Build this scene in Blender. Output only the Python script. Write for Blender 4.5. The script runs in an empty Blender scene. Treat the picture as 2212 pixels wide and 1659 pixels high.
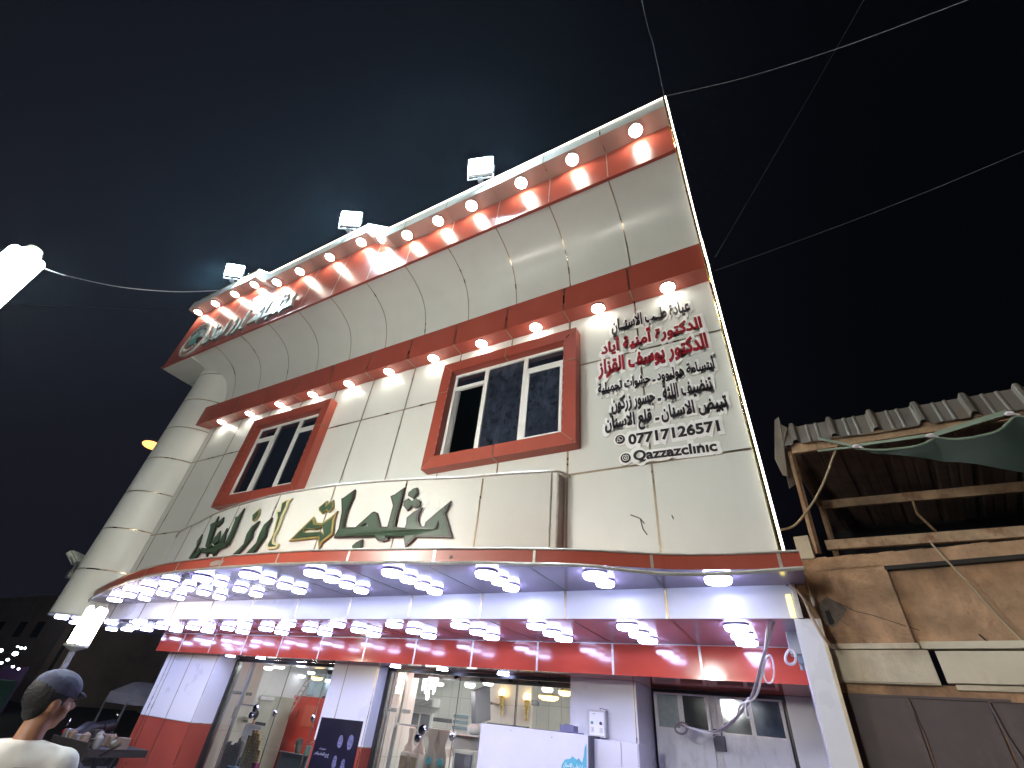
import bpy, bmesh, math, random
from mathutils import Vector, Matrix
random.seed(7)
C = bpy.context.scene.collection
PI = math.pi
H = 1.6                      # camera height above the street; all z below are written relative to it

# ---------------------------------------------------------------- camera
R = ((0.87942448, -0.21948091, -0.42242243), (0.46768667, 0.56384236, 0.68069888), (0.08877925, -0.7961846, 0.59850507))
FOC = 979.806; CU, CV = 1106.0, 829.5
cam = bpy.data.cameras.new('camera'); cam.sensor_width = 36.0; cam.lens = FOC / 2212.0 * 36.0
cam.clip_start = 0.05; cam.clip_end = 3000
co = bpy.data.objects.new('camera', cam); C.objects.link(co)
m = Matrix(((R[0][0], -R[0][1], -R[0][2], 0), (R[1][0], -R[1][1], -R[1][2], 0), (R[2][0], -R[2][1], -R[2][2], 0), (0, 0, 0, 1)))
co.matrix_world = Matrix.Translation((0, 0, H)) @ m
bpy.context.scene.camera = co
sc = bpy.context.scene
sc.view_settings.view_transform = 'Standard'; sc.view_settings.look = 'None'
sc.view_settings.exposure = 0.0; sc.view_settings.gamma = 1.0
sc.render.engine = 'CYCLES'
sc.cycles.use_denoising = True
sc.cycles.max_bounces = 6; sc.cycles.diffuse_bounces = 3; sc.cycles.glossy_bounces = 4; sc.cycles.transmission_bounces = 4
sc.cycles.sample_clamp_indirect = 4.0
sc.cycles.caustics_reflective = False; sc.cycles.caustics_refractive = False
# ---------------------------------------------------------------- night sky
w = bpy.data.worlds.new('World'); sc.world = w; w.use_nodes = True
nt = w.node_tree; bg = nt.nodes['Background']
sky = nt.nodes.new('ShaderNodeTexSky'); sky.sky_type = 'NISHITA'; sky.sun_disc = False
sky.sun_elevation = math.radians(-8); sky.sun_rotation = math.radians(-75); sky.air_density = 1.0; sky.dust_density = 1.0
# town glow: the night air is lighter over the street on the left than over the dark side on the right
tcw = nt.nodes.new('ShaderNodeTexCoord'); sep = nt.nodes.new('ShaderNodeSeparateXYZ'); nt.links.new(tcw.outputs['Generated'], sep.inputs[0])
mr = nt.nodes.new('ShaderNodeMapRange'); mr.inputs['From Min'].default_value = .25; mr.inputs['From Max'].default_value = -.95; nt.links.new(sep.outputs[0], mr.inputs['Value'])
mxw = nt.nodes.new('ShaderNodeMix'); mxw.data_type = 'RGBA'; nt.links.new(mr.outputs[0], mxw.inputs[0]); mxw.inputs[6].default_value = (.0012, .0013, .0022, 1); mxw.inputs[7].default_value = (.0068, .0062, .0112, 1)
addw = nt.nodes.new('ShaderNodeMix'); addw.data_type = 'RGBA'; addw.blend_type = 'ADD'; addw.inputs[0].default_value = .1
nt.links.new(mxw.outputs[2], addw.inputs[6]); nt.links.new(sky.outputs[0], addw.inputs[7]); nt.links.new(addw.outputs[2], bg.inputs[0]); bg.inputs[1].default_value = 1.0

def at(u, v, Y=None, Z=None, D=None):
    """the point where the sight line through a picture point (2212 x 1659 scale) meets depth Y, height Z or distance D"""
    d = Vector((u - CU, v - CV, FOC)); q = Vector([sum(R[i][j] * d[j] for j in range(3)) for i in range(3)])
    if Y is not None: return q * (Y / q.y)
    if Z is not None: return q * (Z / q.z)
    return q.normalized() * D

# ---------------------------------------------------------------- materials
M = {}
def mat(name, col, rough=0.5, metal=0.0, spec=0.5, noise=0.0, nscale=4.0, bump=0.0, bscale=20.0, emit=None, estr=0.0, trans=0.0, alpha=1.0, coat=0.0, stain=None, stain_amt=0.0, sscale=3.0):
    mt = bpy.data.materials.new(name); mt.use_nodes = True; n = mt.node_tree; b = n.nodes['Principled BSDF']
    b.inputs['Base Color'].default_value = (*col, 1); b.inputs['Roughness'].default_value = rough; b.inputs['Metallic'].default_value = metal
    b.inputs['Specular IOR Level'].default_value = spec; b.inputs['Coat Weight'].default_value = coat; b.inputs['Coat Roughness'].default_value = 0.05
    tc = n.nodes.new('ShaderNodeTexCoord')
    src = None
    if noise > 0:
        tx = n.nodes.new('ShaderNodeTexNoise'); tx.inputs['Scale'].default_value = nscale; tx.inputs['Detail'].default_value = 6; tx.inputs['Roughness'].default_value = .6
        n.links.new(tc.outputs['Object'], tx.inputs['Vector'])
        mr = n.nodes.new('ShaderNodeMapRange'); mr.inputs['From Min'].default_value = .3; mr.inputs['From Max'].default_value = .7
        mr.inputs['To Min'].default_value = 1 - noise; mr.inputs['To Max'].default_value = 1 + noise * .4
        n.links.new(tx.outputs['Fac'], mr.inputs['Value'])
        mx = n.nodes.new('ShaderNodeMix'); mx.data_type = 'RGBA'; mx.blend_type = 'MULTIPLY'; mx.inputs[0].default_value = 1
        mx.inputs[6].default_value = (*col, 1); n.links.new(mr.outputs[0], mx.inputs[7]); src = mx.outputs[2]
        r2 = n.nodes.new('ShaderNodeMapRange'); r2.inputs['To Min'].default_value = max(0.02, rough - .08); r2.inputs['To Max'].default_value = min(1, rough + .1)
        n.links.new(tx.outputs['Fac'], r2.inputs['Value']); n.links.new(r2.outputs[0], b.inputs['Roughness'])
    if stain is not None:
        t2 = n.nodes.new('ShaderNodeTexNoise'); t2.inputs['Scale'].default_value = sscale; t2.inputs['Detail'].default_value = 8; t2.inputs['Roughness'].default_value = .7
        mp = n.nodes.new('ShaderNodeMapping'); mp.inputs['Scale'].default_value = (1, 1, .45); n.links.new(tc.outputs['Object'], mp.inputs['Vector']); n.links.new(mp.outputs[0], t2.inputs['Vector'])
        rp = n.nodes.new('ShaderNodeMapRange'); rp.inputs['From Min'].default_value = .5; rp.inputs['From Max'].default_value = .68; rp.inputs['To Max'].default_value = stain_amt
        n.links.new(t2.outputs['Fac'], rp.inputs['Value'])
        m2 = n.nodes.new('ShaderNodeMix'); m2.data_type = 'RGBA'; n.links.new(rp.outputs[0], m2.inputs[0])
        if src: n.links.new(src, m2.inputs[6])
        else: m2.inputs[6].default_value = (*col, 1)
        m2.inputs[7].default_value = (*stain, 1); src = m2.outputs[2]
    if src: n.links.new(src, b.inputs['Base Color'])
    if bump > 0:
        bt = n.nodes.new('ShaderNodeTexNoise'); bt.inputs['Scale'].default_value = bscale; bt.inputs['Detail'].default_value = 3
        n.links.new(tc.outputs['Object'], bt.inputs['Vector'])
        bp = n.nodes.new('ShaderNodeBump'); bp.inputs['Strength'].default_value = bump; bp.inputs['Distance'].default_value = .02
        n.links.new(bt.outputs['Fac'], bp.inputs['Height']); n.links.new(bp.outputs[0], b.inputs['Normal'])
    if emit: b.inputs['Emission Color'].default_value = (*emit, 1); b.inputs['Emission Strength'].default_value = estr
    if trans: b.inputs['Transmission Weight'].default_value = trans; b.inputs['IOR'].default_value = 1.45
    if alpha < 1: b.inputs['Alpha'].default_value = alpha
    M[name] = mt; return mt
mat('white_panel', (.69, .70, .66), .30, noise=.05, nscale=.9, bump=.10, bscale=1.2, stain=(.42, .40, .36), stain_amt=.10, sscale=2.2)
mat('white_gloss', (.78, .78, .83), .28, noise=.04, nscale=1.5, bump=.12, bscale=1.6)
mat('red_panel', (.36, .070, .045), .30, noise=.10, nscale=1.2, bump=.08, bscale=1.5, stain=(.45, .16, .10), stain_amt=.15, sscale=1.6)
mat('red_gloss', (.50, .070, .040), .11, noise=.06, nscale=1.5, bump=.07, bscale=2.2, coat=.3)
mat('canopy_gloss', (.40, .31, .44), .15, noise=.12, nscale=.7, bump=.10, bscale=1.1, coat=.35, spec=.7)
mat('soffit_gloss', (.37, .26, .34), .22, noise=.06, nscale=1.2, bump=.10, bscale=1.1, coat=.25, spec=.5)
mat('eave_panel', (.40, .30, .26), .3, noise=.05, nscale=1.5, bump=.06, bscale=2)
mat('joint', (.42, .34, .24), .28, metal=1.0, noise=.25, nscale=3)
mat('trim', (.62, .58, .54), .35, metal=.6, noise=.25, nscale=9, bump=.3, bscale=14)
mat('post_edge', (.72, .58, .38), .4, noise=.2, nscale=6)
mat('gold_trim', (.75, .55, .2), .25, metal=1.0, noise=.2, nscale=6)
mat('upvc', (.82, .82, .80), .35, noise=.05)
mat('dark_glass', (.010, .012, .022), .05, spec=.9, noise=.3, nscale=3, bump=.02, bscale=3)
mat('dusty_glass', (.022, .028, .045), .16, spec=.7, noise=.6, nscale=9, bump=.02, bscale=3, stain=(.07, .085, .13), stain_amt=.6, sscale=7)
mat('dark_room', (.02, .016, .013), .9)
mat('led_white', (1, 1, 1), .4, emit=(.52, .58, 1.0), estr=35)
mat('led_neutral', (1, 1, 1), .4, emit=(1.0, .96, .84), estr=42)
mat('led_eave', (1, 1, 1), .4, emit=(1.0, .94, .80), estr=125)
mat('flood_face', (1, 1, 1), .4, emit=(.66, .88, 1.0), estr=1300)
mat('strip_led', (1, 1, 1), .4, emit=(1.0, .88, .72), estr=5)
mat('strip_warm', (1, .9, .4), .4, emit=(1.0, .80, .18), estr=2.6)
mat('tube_warm', (1, 1, 1), .4, emit=(1.0, .95, .84), estr=280)
mat('tube_post', (1, 1, 1), .4, emit=(1.0, .86, .62), estr=60)
mat('tube_back', (1, 1, 1), .4, emit=(1.0, .99, .91), estr=430)
mat('cable_mid_line', (.05, .05, .055), .6)
mat('cable_dark_line', (.02, .02, .024), .6)
mat('fill_lamp_head', (1, 1, 1), .4, emit=(.97, 1.0, .93), estr=430)  # emission of the added two-headed fill lamp
mat('room_lamp_dim', (1, 1, 1), .4, emit=(.95, 1.0, .97), estr=150)
mat('sodium', (1, 1, 1), .4, emit=(1.0, .50, .20), estr=240)
mat('sodium_far', (1, 1, 1), .4, emit=(1.0, .40, .10), estr=3.2)
mat('stall_white', (1, 1, 1), .4, emit=(.85, .95, 1.0), estr=14)
mat('sconce_glow', (1, .8, .5), .4, emit=(1.0, .58, .20), estr=7)
mat('amber_glow', (1, .8, .5), .4, emit=(1.0, .72, .30), estr=3.0)
mat('room_lamp', (1, 1, 1), .4, emit=(.96, 1.0, .97), estr=800)
mat('rim', (.75, .75, .78), .3, noise=.1)
mat('tile', (.80, .80, .77), .15, noise=.04, nscale=2)
mat('grout', (.42, .42, .38), .7)
mat('band_dark', (.03, .028, .03), .3, noise=.3, nscale=20)
mat('clear_glass', (1, 1, 1), .0, trans=1.0, spec=.5)
mat('green', (.035, .075, .042), .42, noise=.12, nscale=5)
mat('letter_edge', (.022, .012, .009), .4, noise=.2)
mat('gold_paint', (.30, .23, .075), .4, noise=.25, nscale=9)
mat('pale_gold', (.66, .62, .36), .4, noise=.1, nscale=9)
mat('ink_black', (.018, .010, .014), .35, noise=.1)
mat('ink_red', (.30, .004, .012), .35, noise=.1)
mat('white_plate', (.90, .89, .88), .4, noise=.03)
mat('grey_plate', (.16, .16, .15), .5)
mat('steel_letter', (.80, .86, .80), .25, metal=.3, noise=.1)
mat('teal_mark', (.14, .38, .34), .4, noise=.2)
mat('plaster', (.42, .25, .145), .85, noise=.42, nscale=5, bump=.7, bscale=22, stain=(.19, .11, .07), stain_amt=.95, sscale=2.8)
mat('plaster_band', (.58, .50, .38), .8, noise=.15, nscale=3, bump=.25, bscale=12, stain=(.22, .16, .10), stain_amt=.55, sscale=2.0)
mat('shutter', (.075, .05, .05), .6, noise=.3, nscale=4, bump=.15, bscale=9, stain=(.13, .10, .10), stain_amt=.5, sscale=5)
mat('rusty_beam', (.38, .25, .15), .7, noise=.4, nscale=9, bump=.4, bscale=20, stain=(.16, .065, .03), stain_amt=.95, sscale=9)
mat('sheet', (.15, .13, .11), .5, metal=.25, noise=.25, nscale=5, stain=(.16, .11, .07), stain_amt=.7, sscale=4)
mat('sheet_under', (.26, .17, .13), .6, noise=.3, nscale=4, stain=(.10, .06, .05), stain_amt=.7, sscale=3)
mat('mortar', (.15, .12, .10), .9, noise=.4, nscale=14, bump=.6, bscale=30)
mat('tarp', (.015, .034, .029), .6, noise=.3, nscale=6, bump=.3, bscale=8)
mat('tarp_hem', (.20, .25, .19), .6, noise=.2)
mat('knot', (.65, .58, .62), .6)
mat('cable_grey', (.22, .19, .20), .5, noise=.2)
mat('cable_white', (.62, .58, .58), .5, noise=.1)
mat('cable_dark', (.05, .045, .045), .6)
mat('cable_tan', (.38, .28, .18), .6, noise=.2)
mat('grey_box', (.42, .43, .38), .4, noise=.1)
mat('dark_box', (.05, .045, .07), .4)
mat('violet_box', (.16, .15, .26), .4, noise=.15)
mat('meter_box', (.62, .60, .60), .5, noise=.12, nscale=12, stain=(.3, .27, .28), stain_amt=.5, sscale=12)
mat('door_paint', (.66, .66, .70), .35, noise=.07, nscale=3, bump=.12, bscale=3, stain=(.25, .22, .25), stain_amt=.35, sscale=9)
mat('frost_glass', (.20, .26, .28), .35, noise=.25, nscale=16)
mat('mirror_glass', (.08, .09, .11), .04, spec=1.0, noise=.4, nscale=5, metal=.4)
mat('blue_glass', (.05, .075, .13), .07, spec=1.0, noise=.5, nscale=6, metal=.3)
mat('poster_black', (.008, .007, .022), .3, noise=.3)
mat('poster_grey', (.16, .16, .30), .5, noise=.45, nscale=26)
mat('poster_white', (.42, .42, .55), .5)
mat('sticker_blue', (.10, .42, .55), .4, noise=.2, nscale=12)
mat('board_white', (.66, .64, .70), .4, noise=.05, nscale=3)
mat('steel', (.45, .45, .46), .3, metal=.9, noise=.2)
mat('dark_steel', (.06, .06, .065), .35, noise=.3)
mat('black_plastic', (.012, .012, .016), .35)
mat('chrome', (.7, .7, .75), .08, metal=1.0)
mat('screen_grey', (.42, .45, .47), .3, noise=.35, nscale=7)
mat('orange_gloss', (.55, .12, .035), .25)
mat('cone_wafer', (.80, .66, .42), .6, noise=.25, nscale=30)
mat('cup_clear', (.80, .86, .92), .2, noise=.2, nscale=20)
mat('blue_tray', (.10, .25, .60), .3)
mat('magenta', (.45, .02, .25), .4)
mat('teal', (.04, .30, .36), .6, noise=.2)
mat('aqua', (.40, .70, .68), .4)
mat('grey_blue', (.20, .27, .32), .4, noise=.2)
mat('red_partition', (.35, .03, .02), .4, noise=.12, nscale=3)
mat('dark_blue', (.03, .035, .06), .5, noise=.2)
mat('shop_grey', (.16, .16, .14), .6, noise=.2)
mat('shop_floor', (.35, .34, .32), .3, noise=.1)
mat('skin', (.36, .17, .10), .5, noise=.08, nscale=20)
mat('hair', (.010, .008, .009), .6, noise=.3, nscale=60, bump=.5, bscale=90)
mat('cap_grey', (.06, .065, .12), .8, noise=.15, nscale=30, bump=.2, bscale=60)
mat('cotton', (.62, .60, .58), .85, noise=.05, nscale=8, bump=.25, bscale=9)
mat('shirt_grey', (.24, .26, .33), .85, noise=.1)
mat('print_brown', (.17, .13, .10), .8, noise=.3, nscale=30)
mat('trousers', (.03, .03, .04), .85, noise=.2)
mat('asphalt', (.05, .048, .046), .85, noise=.35, nscale=5, bump=.4, bscale=40)
mat('pavement', (.16, .15, .14), .8, noise=.25, nscale=6, bump=.3, bscale=30)
mat('far_wall', (.50, .41, .37), .9, noise=.3, nscale=.6)
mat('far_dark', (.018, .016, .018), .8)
mat('dark_wood', (.018, .013, .011), .8, noise=.3)
mat('sack', (.16, .12, .09), .9, noise=.3, nscale=14)
mat('tail_red', (.45, .01, .03), .2, noise=.1)
mat('rubber', (.015, .015, .015), .8)
mat('canvas', (.20, .20, .22), .8, noise=.1)
mat('cardboard', (.15, .10, .06), .85, noise=.2)
mat('stall_green', (.02, .05, .04), .6, emit=(.15, .5, .38), estr=.012)
mat('stall_violet', (.03, .02, .05), .6, emit=(.4, .2, .6), estr=.03)

# ---------------------------------------------------------------- mesh helpers
class MB:
    def __init__(s): s.v = []; s.f = []; s.m = []
    def poly(s, pts, mi=0):
        i = len(s.v); s.v += [tuple(p) for p in pts]; s.f.append(tuple(range(i, i + len(pts)))); s.m.append(mi); return s
    def box(s, x0, x1, y0, y1, z0, z1, mi=0):
        if x0 > x1: x0, x1 = x1, x0
        if y0 > y1: y0, y1 = y1, y0
        if z0 > z1: z0, z1 = z1, z0
        i = len(s.v)
        s.v += [(x0, y0, z0), (x1, y0, z0), (x1, y1, z0), (x0, y1, z0), (x0, y0, z1), (x1, y0, z1), (x1, y1, z1), (x0, y1, z1)]
        for q in ((0, 3, 2, 1), (4, 5, 6, 7), (0, 1, 5, 4), (1, 2, 6, 5), (2, 3, 7, 6), (3, 0, 4, 7)): s.f.append(tuple(i + k for k in q)); s.m.append(mi)
        return s
    def obox(s, c, ax, ay, az, mi=0):
        c, ax, ay, az = map(Vector, (c, ax, ay, az)); i = len(s.v)
        for k in ((-1, -1, -1), (1, -1, -1), (1, 1, -1), (-1, 1, -1), (-1, -1, 1), (1, -1, 1), (1, 1, 1), (-1, 1, 1)): s.v.append(tuple(c + ax * k[0] + ay * k[1] + az * k[2]))
        for q in ((0, 3, 2, 1), (4, 5, 6, 7), (0, 1, 5, 4), (1, 2, 6, 5), (2, 3, 7, 6), (3, 0, 4, 7)): s.f.append(tuple(i + k for k in q)); s.m.append(mi)
        return s
    def tube(s, pts, r, seg=8, mi=0, cap=True):
        pts = [Vector(p) for p in pts]; rr = r if isinstance(r, (list, tuple)) else [r] * len(pts); base = len(s.v); pv = None
        for k, p in enumerate(pts):
            t = (pts[min(k + 1, len(pts) - 1)] - pts[max(k - 1, 0)])
            if t.length < 1e-9: t = Vector((0, 0, 1))
            t.normalize()
            if pv is None:
                a = Vector((0, 0, 1)) if abs(t.z) < .9 else Vector((1, 0, 0)); u = t.cross(a).normalized()
            else: u = (pv - t * pv.dot(t)); u = u.normalized() if u.length > 1e-6 else t.orthogonal().normalized()
            pv = u; w_ = t.cross(u)
            for j in range(seg):
                a = 2 * PI * j / seg; s.v.append(tuple(p + (u * math.cos(a) + w_ * math.sin(a)) * rr[k]))
        for k in range(len(pts) - 1):
            for j in range(seg):
                a = base + k * seg + j; b = base + k * seg + (j + 1) % seg; s.f.append((a, b, b + seg, a + seg)); s.m.append(mi)
        if cap:
            s.f.append(tuple(base + j for j in reversed(range(seg)))); s.m.append(mi)
            e = base + (len(pts) - 1) * seg; s.f.append(tuple(e + j for j in range(seg))); s.m.append(mi)
        return s
    def lathe(s, prof, c=(0, 0, 0), seg=24, mi=0, axis='z'):
        base = len(s.v); c = Vector(c)
        for (r, z) in prof:
            for j in range(seg):
                a = 2 * PI * j / seg; x, y = r * math.cos(a), r * math.sin(a)
                p = Vector((x, y, z)) if axis == 'z' else Vector((x, z, y))
                s.v.append(tuple(c + p))
        for k in range(len(prof) - 1):
            for j in range(seg):
                a = base + k * seg + j; b = base + k * seg + (j + 1) % seg; s.f.append((a, b, b + seg, a + seg)); s.m.append(mi)
        s.f.append(tuple(base + j for j in reversed(range(seg)))); s.m.append(mi)
        e = base + (len(prof) - 1) * seg; s.f.append(tuple(e + j for j in range(seg))); s.m.append(mi)
        return s
    def ell(s, c, r, seg=14, rings=9, mi=0, rot=None):
        base = len(s.v); c = Vector(c)
        for k in range(rings + 1):
            th = PI * k / rings
            for j in range(seg):
                a = 2 * PI * j / seg; p = Vector((r[0] * math.sin(th) * math.cos(a), r[1] * math.sin(th) * math.sin(a), r[2] * math.cos(th)))
                if rot is not None: p = rot @ p
                s.v.append(tuple(c + p))
        for k in range(rings):
            for j in range(seg):
                a = base + k * seg + j; b = base + k * seg + (j + 1) % seg; s.f.append((a, a + seg, b + seg, b)); s.m.append(mi)
        return s
    def build(s, name, mats, parent=None, at0=(0, 0, 0), smooth=False, bevel=0.0, merge=False):
        """vertices are written relative to the camera's height; at0 is the object's own origin"""
        me = bpy.data.meshes.new(name)
        o0 = Vector(at0) + Vector((0, 0, H)); p0 = Vector((0, 0, 0)); q = parent
        while q is not None: p0 += q.location; q = q.parent
        me.from_pydata([tuple(Vector(v) + Vector((0, 0, H)) - o0) for v in s.v], [], s.f)
        for k in (mats if isinstance(mats, (list, tuple)) else [mats]): me.materials.append(M[k])
        me.polygons.foreach_set('material_index', s.m)
        bm = bmesh.new(); bm.from_mesh(me)
        if merge: bmesh.ops.remove_doubles(bm, verts=bm.verts, dist=1e-4)
        bmesh.ops.recalc_face_normals(bm, faces=bm.faces); bm.to_mesh(me); bm.free()
        if smooth:
            me.polygons.foreach_set('use_smooth', [True] * len(me.polygons)); me.update()
            try: me.set_sharp_from_angle(angle=math.radians(38))
            except Exception: pass
        me.update()
        o = bpy.data.objects.new(name, me); C.objects.link(o); o.location = o0 - p0
        if parent is not None: o.parent = parent
        if bevel:
            b = o.modifiers.new('bevel', 'BEVEL'); b.width = bevel; b.segments = 2; b.limit_method = 'ANGLE'
        return o
def tag(o, label=None, cat=None, group=None, kind=None):
    if label: o['label'] = label
    if cat: o['category'] = cat
    if group: o['group'] = group
    if kind: o['kind'] = kind
    return o
def thing(name, loc, label, cat, group=None):
    o = bpy.data.objects.new(name, None); C.objects.link(o); o.location = Vector(loc) + Vector((0, 0, H)); o.empty_display_size = .2
    return tag(o, label, cat, group)
def copy_tree(o, parent=None):
    c = o.copy(); C.objects.link(c)
    if parent is not None: c.parent = parent; c.matrix_parent_inverse = o.matrix_parent_inverse.copy()
    for ch in [x for x in bpy.data.objects if x.parent == o]: copy_tree(ch, c)
    return c
def lerp(a, b, t): return a + (b - a) * t
def smoothpath(pts, n=6):
    """Catmull-Rom through pts"""
    P = [Vector(p) for p in pts]; out = []
    for i in range(len(P) - 1):
        a = P[max(i - 1, 0)]; b = P[i]; c = P[i + 1]; d = P[min(i + 2, len(P) - 1)]
        for k in range(n):
            t = k / n; out.append(.5 * ((2 * b) + (c - a) * t + (2 * a - 5 * b + 4 * c - d) * t * t + (3 * b - a - 3 * c + d) * t ** 3))
    out.append(P[-1]); return out
# ---------------------------------------------------------------- street
g = MB(); g.poly([(-400, -200, -H), (400, -200, -H), (400, 500, -H), (-400, 500, -H)])
tag(g.build('street', 'asphalt'), kind='structure')
g = MB(); g.box(-13.6, 3.2, 3.6, 14, -H - .05, -H + .12)
tag(g.build('pavement', 'pavement', bevel=.02), kind='structure')

# ---------------------------------------------------------------- the corner shop building
JX = [-1.03 - 1.08 * k for k in range(14)]
B = thing('shop_building', (-6, 5, -H), 'white and red panelled corner shop building with curved cornice, round corner column and lit canopies', 'building')
JW = .013
def seam_v(mb, x, y, z0, z1, mi, w_=JW, d=.003): mb.box(x - w_, x + w_, y - d, y + .004, z0, z1, mi)
WIN = [(-4.46, -1.93, 2.99, 5.067), (-9.83, -7.33, 2.98, 5.065)]
XR, XL = .08, -12.06
wl = MB()
xs = [XL, -9.62, -7.53, -4.25, -2.14, XR]
for i in range(5):
    a, b = xs[i], xs[i + 1]
    if i in (1, 3):
        wl.box(a, b, 5.0, 5.12, 1.235, 3.21); wl.box(a, b, 5.0, 5.12, 4.85, 6.35)
    else: wl.box(a, b, 5.0, 5.12, 1.235, 6.35)
for k, x in enumerate(JX[:11]):
    segs = [(1.24, 5.41)]
    for wn in WIN:
        if wn[0] - .02 < x < wn[1] + .02: segs = [(1.24, wn[2]), (wn[3], 5.41)]
    for z0, z1 in segs: seam_v(wl, x, 5.0, z0, z1, 1)
seam_v(wl, -11.84, 5.0, 1.24, 5.41, 1, .010)
for zz in (2.64, 4.43):
    cuts = [XL, XR]
    if zz > 3: cuts = [XL, WIN[1][0], WIN[1][1], WIN[0][0], WIN[0][1], XR]
    for i in range(0, len(cuts), 2): wl.box(cuts[i], cuts[i + 1], 4.9975, 5.004, zz - JW, zz + JW, 1)
wl.box(XR - .02, XR, 5.125, 14, .96, 8.1, 0); wl.box(-12.6, XR - .03, 13.9, 14, .96, 8.1, 0)
for (p, q) in (((1362, 1112), (1383, 1120)), ((1383, 1120), (1392, 1131)), ((1383, 1120), (1389, 1143)), ((1389, 1143), (1398, 1155)), ((1451, 1113), (1455, 1121))):
    a_, b_ = at(*p, Y=4.996), at(*q, Y=4.996); wl.tube([a_, b_], .006, 4, 2)
wl.build('upper_wall', ['white_panel', 'joint', 'cable_dark'], B)
# rooms behind the upper windows
rm = MB(); rm.box(-12, -.1, 5.9, 5.95, 2.2, 5.6); rm.box(-12, -.1, 5.13, 5.9, 2.15, 2.2)
rm.build('dark_interior', 'dark_room', B)

def window(wn, label, open_leaf):
    x0, x1, z0, z1 = wn
    W = bpy.data.objects.new('window', None); C.objects.link(W); W.parent = B; o = Vector((x0, 5, z0)); W.location = o - Vector((-6, 5, -H)); W['label'] = label
    def bd(mb, name, mt, par=W, **k):
        return mb.build(name, mt, par, at0=o, **k)
    t = .205; yf = 4.82
    s = MB()
    # four mitred boxes of the red surround
    def ring(ax0, ax1, az0, az1, bx0, bx1, bz0, bz1, y):
        return [(ax0, y, az0), (ax1, y, az0), (ax1, y, az1), (ax0, y, az1)], [(bx0, y, bz0), (bx1, y, bz0), (bx1, y, bz1), (bx0, y, bz1)]
    O, I = ring(x0, x1, z0, z1, x0 + t, x1 - t, z0 + t, z1 - t, yf)
    for k in range(4):
        n_ = (k + 1) % 4
        s.poly([O[k], O[n_], I[n_], I[k]])
        ob = (O[k][0], 5.01, O[k][2]); obn = (O[n_][0], 5.01, O[n_][2]); ib = (I[k][0], 5.02, I[k][2]); ibn = (I[n_][0], 5.02, I[n_][2])
        s.poly([O[k], ob, obn, O[n_]]); s.poly([I[k], I[n_], ibn, ib])
    # seams: mitres, one half way along each side
    for k in range(4):
        a, b = Vector(O[k]), Vector(I[k]); s.obox((a + b) / 2 + Vector((0, -.001, 0)), (b - a) / 2, Vector((0, .002, 0)), (b - a).cross(Vector((0, 1, 0))).normalized() * .004, 1)
    cx = JX[2] if x0 > -6 else JX[7]
    for za, zb in ((z0, z0 + t), (z1 - t, z1)): s.box(cx - .008, cx + .008, yf - .0025, yf + .003, za, zb, 1)
    s.box(cx - .008, cx + .008, yf, 5.0, z0 - .0025, z0 + .002, 1); s.box(cx - .008, cx + .008, yf, 4.93, z1 - t - .0025, z1 - t + .002, 1)
    for xa, xb in ((x0, x0 + t), (x1 - t, x1)): s.box(xa, xb, yf - .0025, yf + .003, 4.422, 4.438, 1)
    s.box(x1 - .002, x1 + .0025, yf, 5.0, 4.422, 4.438, 1)
    for q in range(11):
        zz = lerp(z0 + t, z1 - t, (q + .5) / 11); s.box(x1 - t + .004, x1 - t + .009, yf - .0025, yf, zz - .03, zz + .03, 2)
        s.box(x0 + t - .009, x0 + t - .004, yf - .0025, yf, zz - .03, zz + .03, 2)
    bd(s, 'surround', ['red_panel', 'joint', 'trim'])
    a0, a1, c0, c1 = x0 + t, x1 - t, z0 + t, z1 - t
    f = MB(); fw = .055
    f.box(a0, a1, 4.95, 5.0, c1 - fw, c1); f.box(a0, a1, 4.95, 5.0, c0, c0 + fw)
    f.box(a0, a0 + fw, 4.95, 5.0, c0 + fw, c1 - fw); f.box(a1 - fw, a1, 4.95, 5.0, c0 + fw, c1 - fw)
    w_ = a1 - a0; m1 = a0 + w_ * .315; m2 = a0 + w_ * .665
    for mx in (m1, m2): f.box(mx - .04, mx + .04, 4.945, 5.0, c0 + fw, c1 - fw)
    zt = c1 - .31
    f.box(a0 + fw, m1 - .04, 4.948, 5.0, zt - .035, zt + .035); f.box(m2 + .04, a1 - fw, 4.948, 5.0, zt - .035, zt + .035)
    def sash(xa, xb, za, zb, y, hw=.045):
        f.box(xa, xb, y, y + .035, za, za + hw); f.box(xa, xb, y, y + .035, zb - hw, zb); f.box(xa, xa + hw, y, y + .035, za + hw, zb - hw); f.box(xb - hw, xb, y, y + .035, za + hw, zb - hw)
    sash(m2 + .042, a1 - fw - .002, c0 + fw + .002, zt - .037, 4.937)
    if open_leaf:   # the left leaf is slid away: only its tracks show along the jamb
        for q in range(3): f.box(a0 + fw + .012 + .022 * q, a0 + fw + .02 + .022 * q, 4.965 + .012 * q, 5.03, c0 + fw, zt - .036)
        f.box(m1 - .075, m1 - .042, 5.0, 5.03, c0 + fw, zt - .04)
    else: sash(a0 + fw + .002, m1 - .042, c0 + fw + .002, zt - .037, 4.937)
    bd(f, 'frame', 'upvc', bevel=.004)
    def pane(xa, xb, za, zb, mt, y=4.975): p = MB(); p.box(xa, xb, y, y + .006, za, zb); bd(p, 'pane', mt)
    pane(a0 + fw, m1 - .04, zt + .035, c1 - fw, 'dark_glass'); pane(m2 + .04, a1 - fw, zt + .035, c1 - fw, 'dark_glass')
    pane(m1 + .04, m2 - .04, c0 + fw, c1 - fw, 'dusty_glass' if open_leaf else 'dark_glass')
    pane(m2 + .08, a1 - fw - .04, c0 + fw + .04, zt - .08, 'dusty_glass' if open_leaf else 'dark_glass', 4.955)
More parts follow.
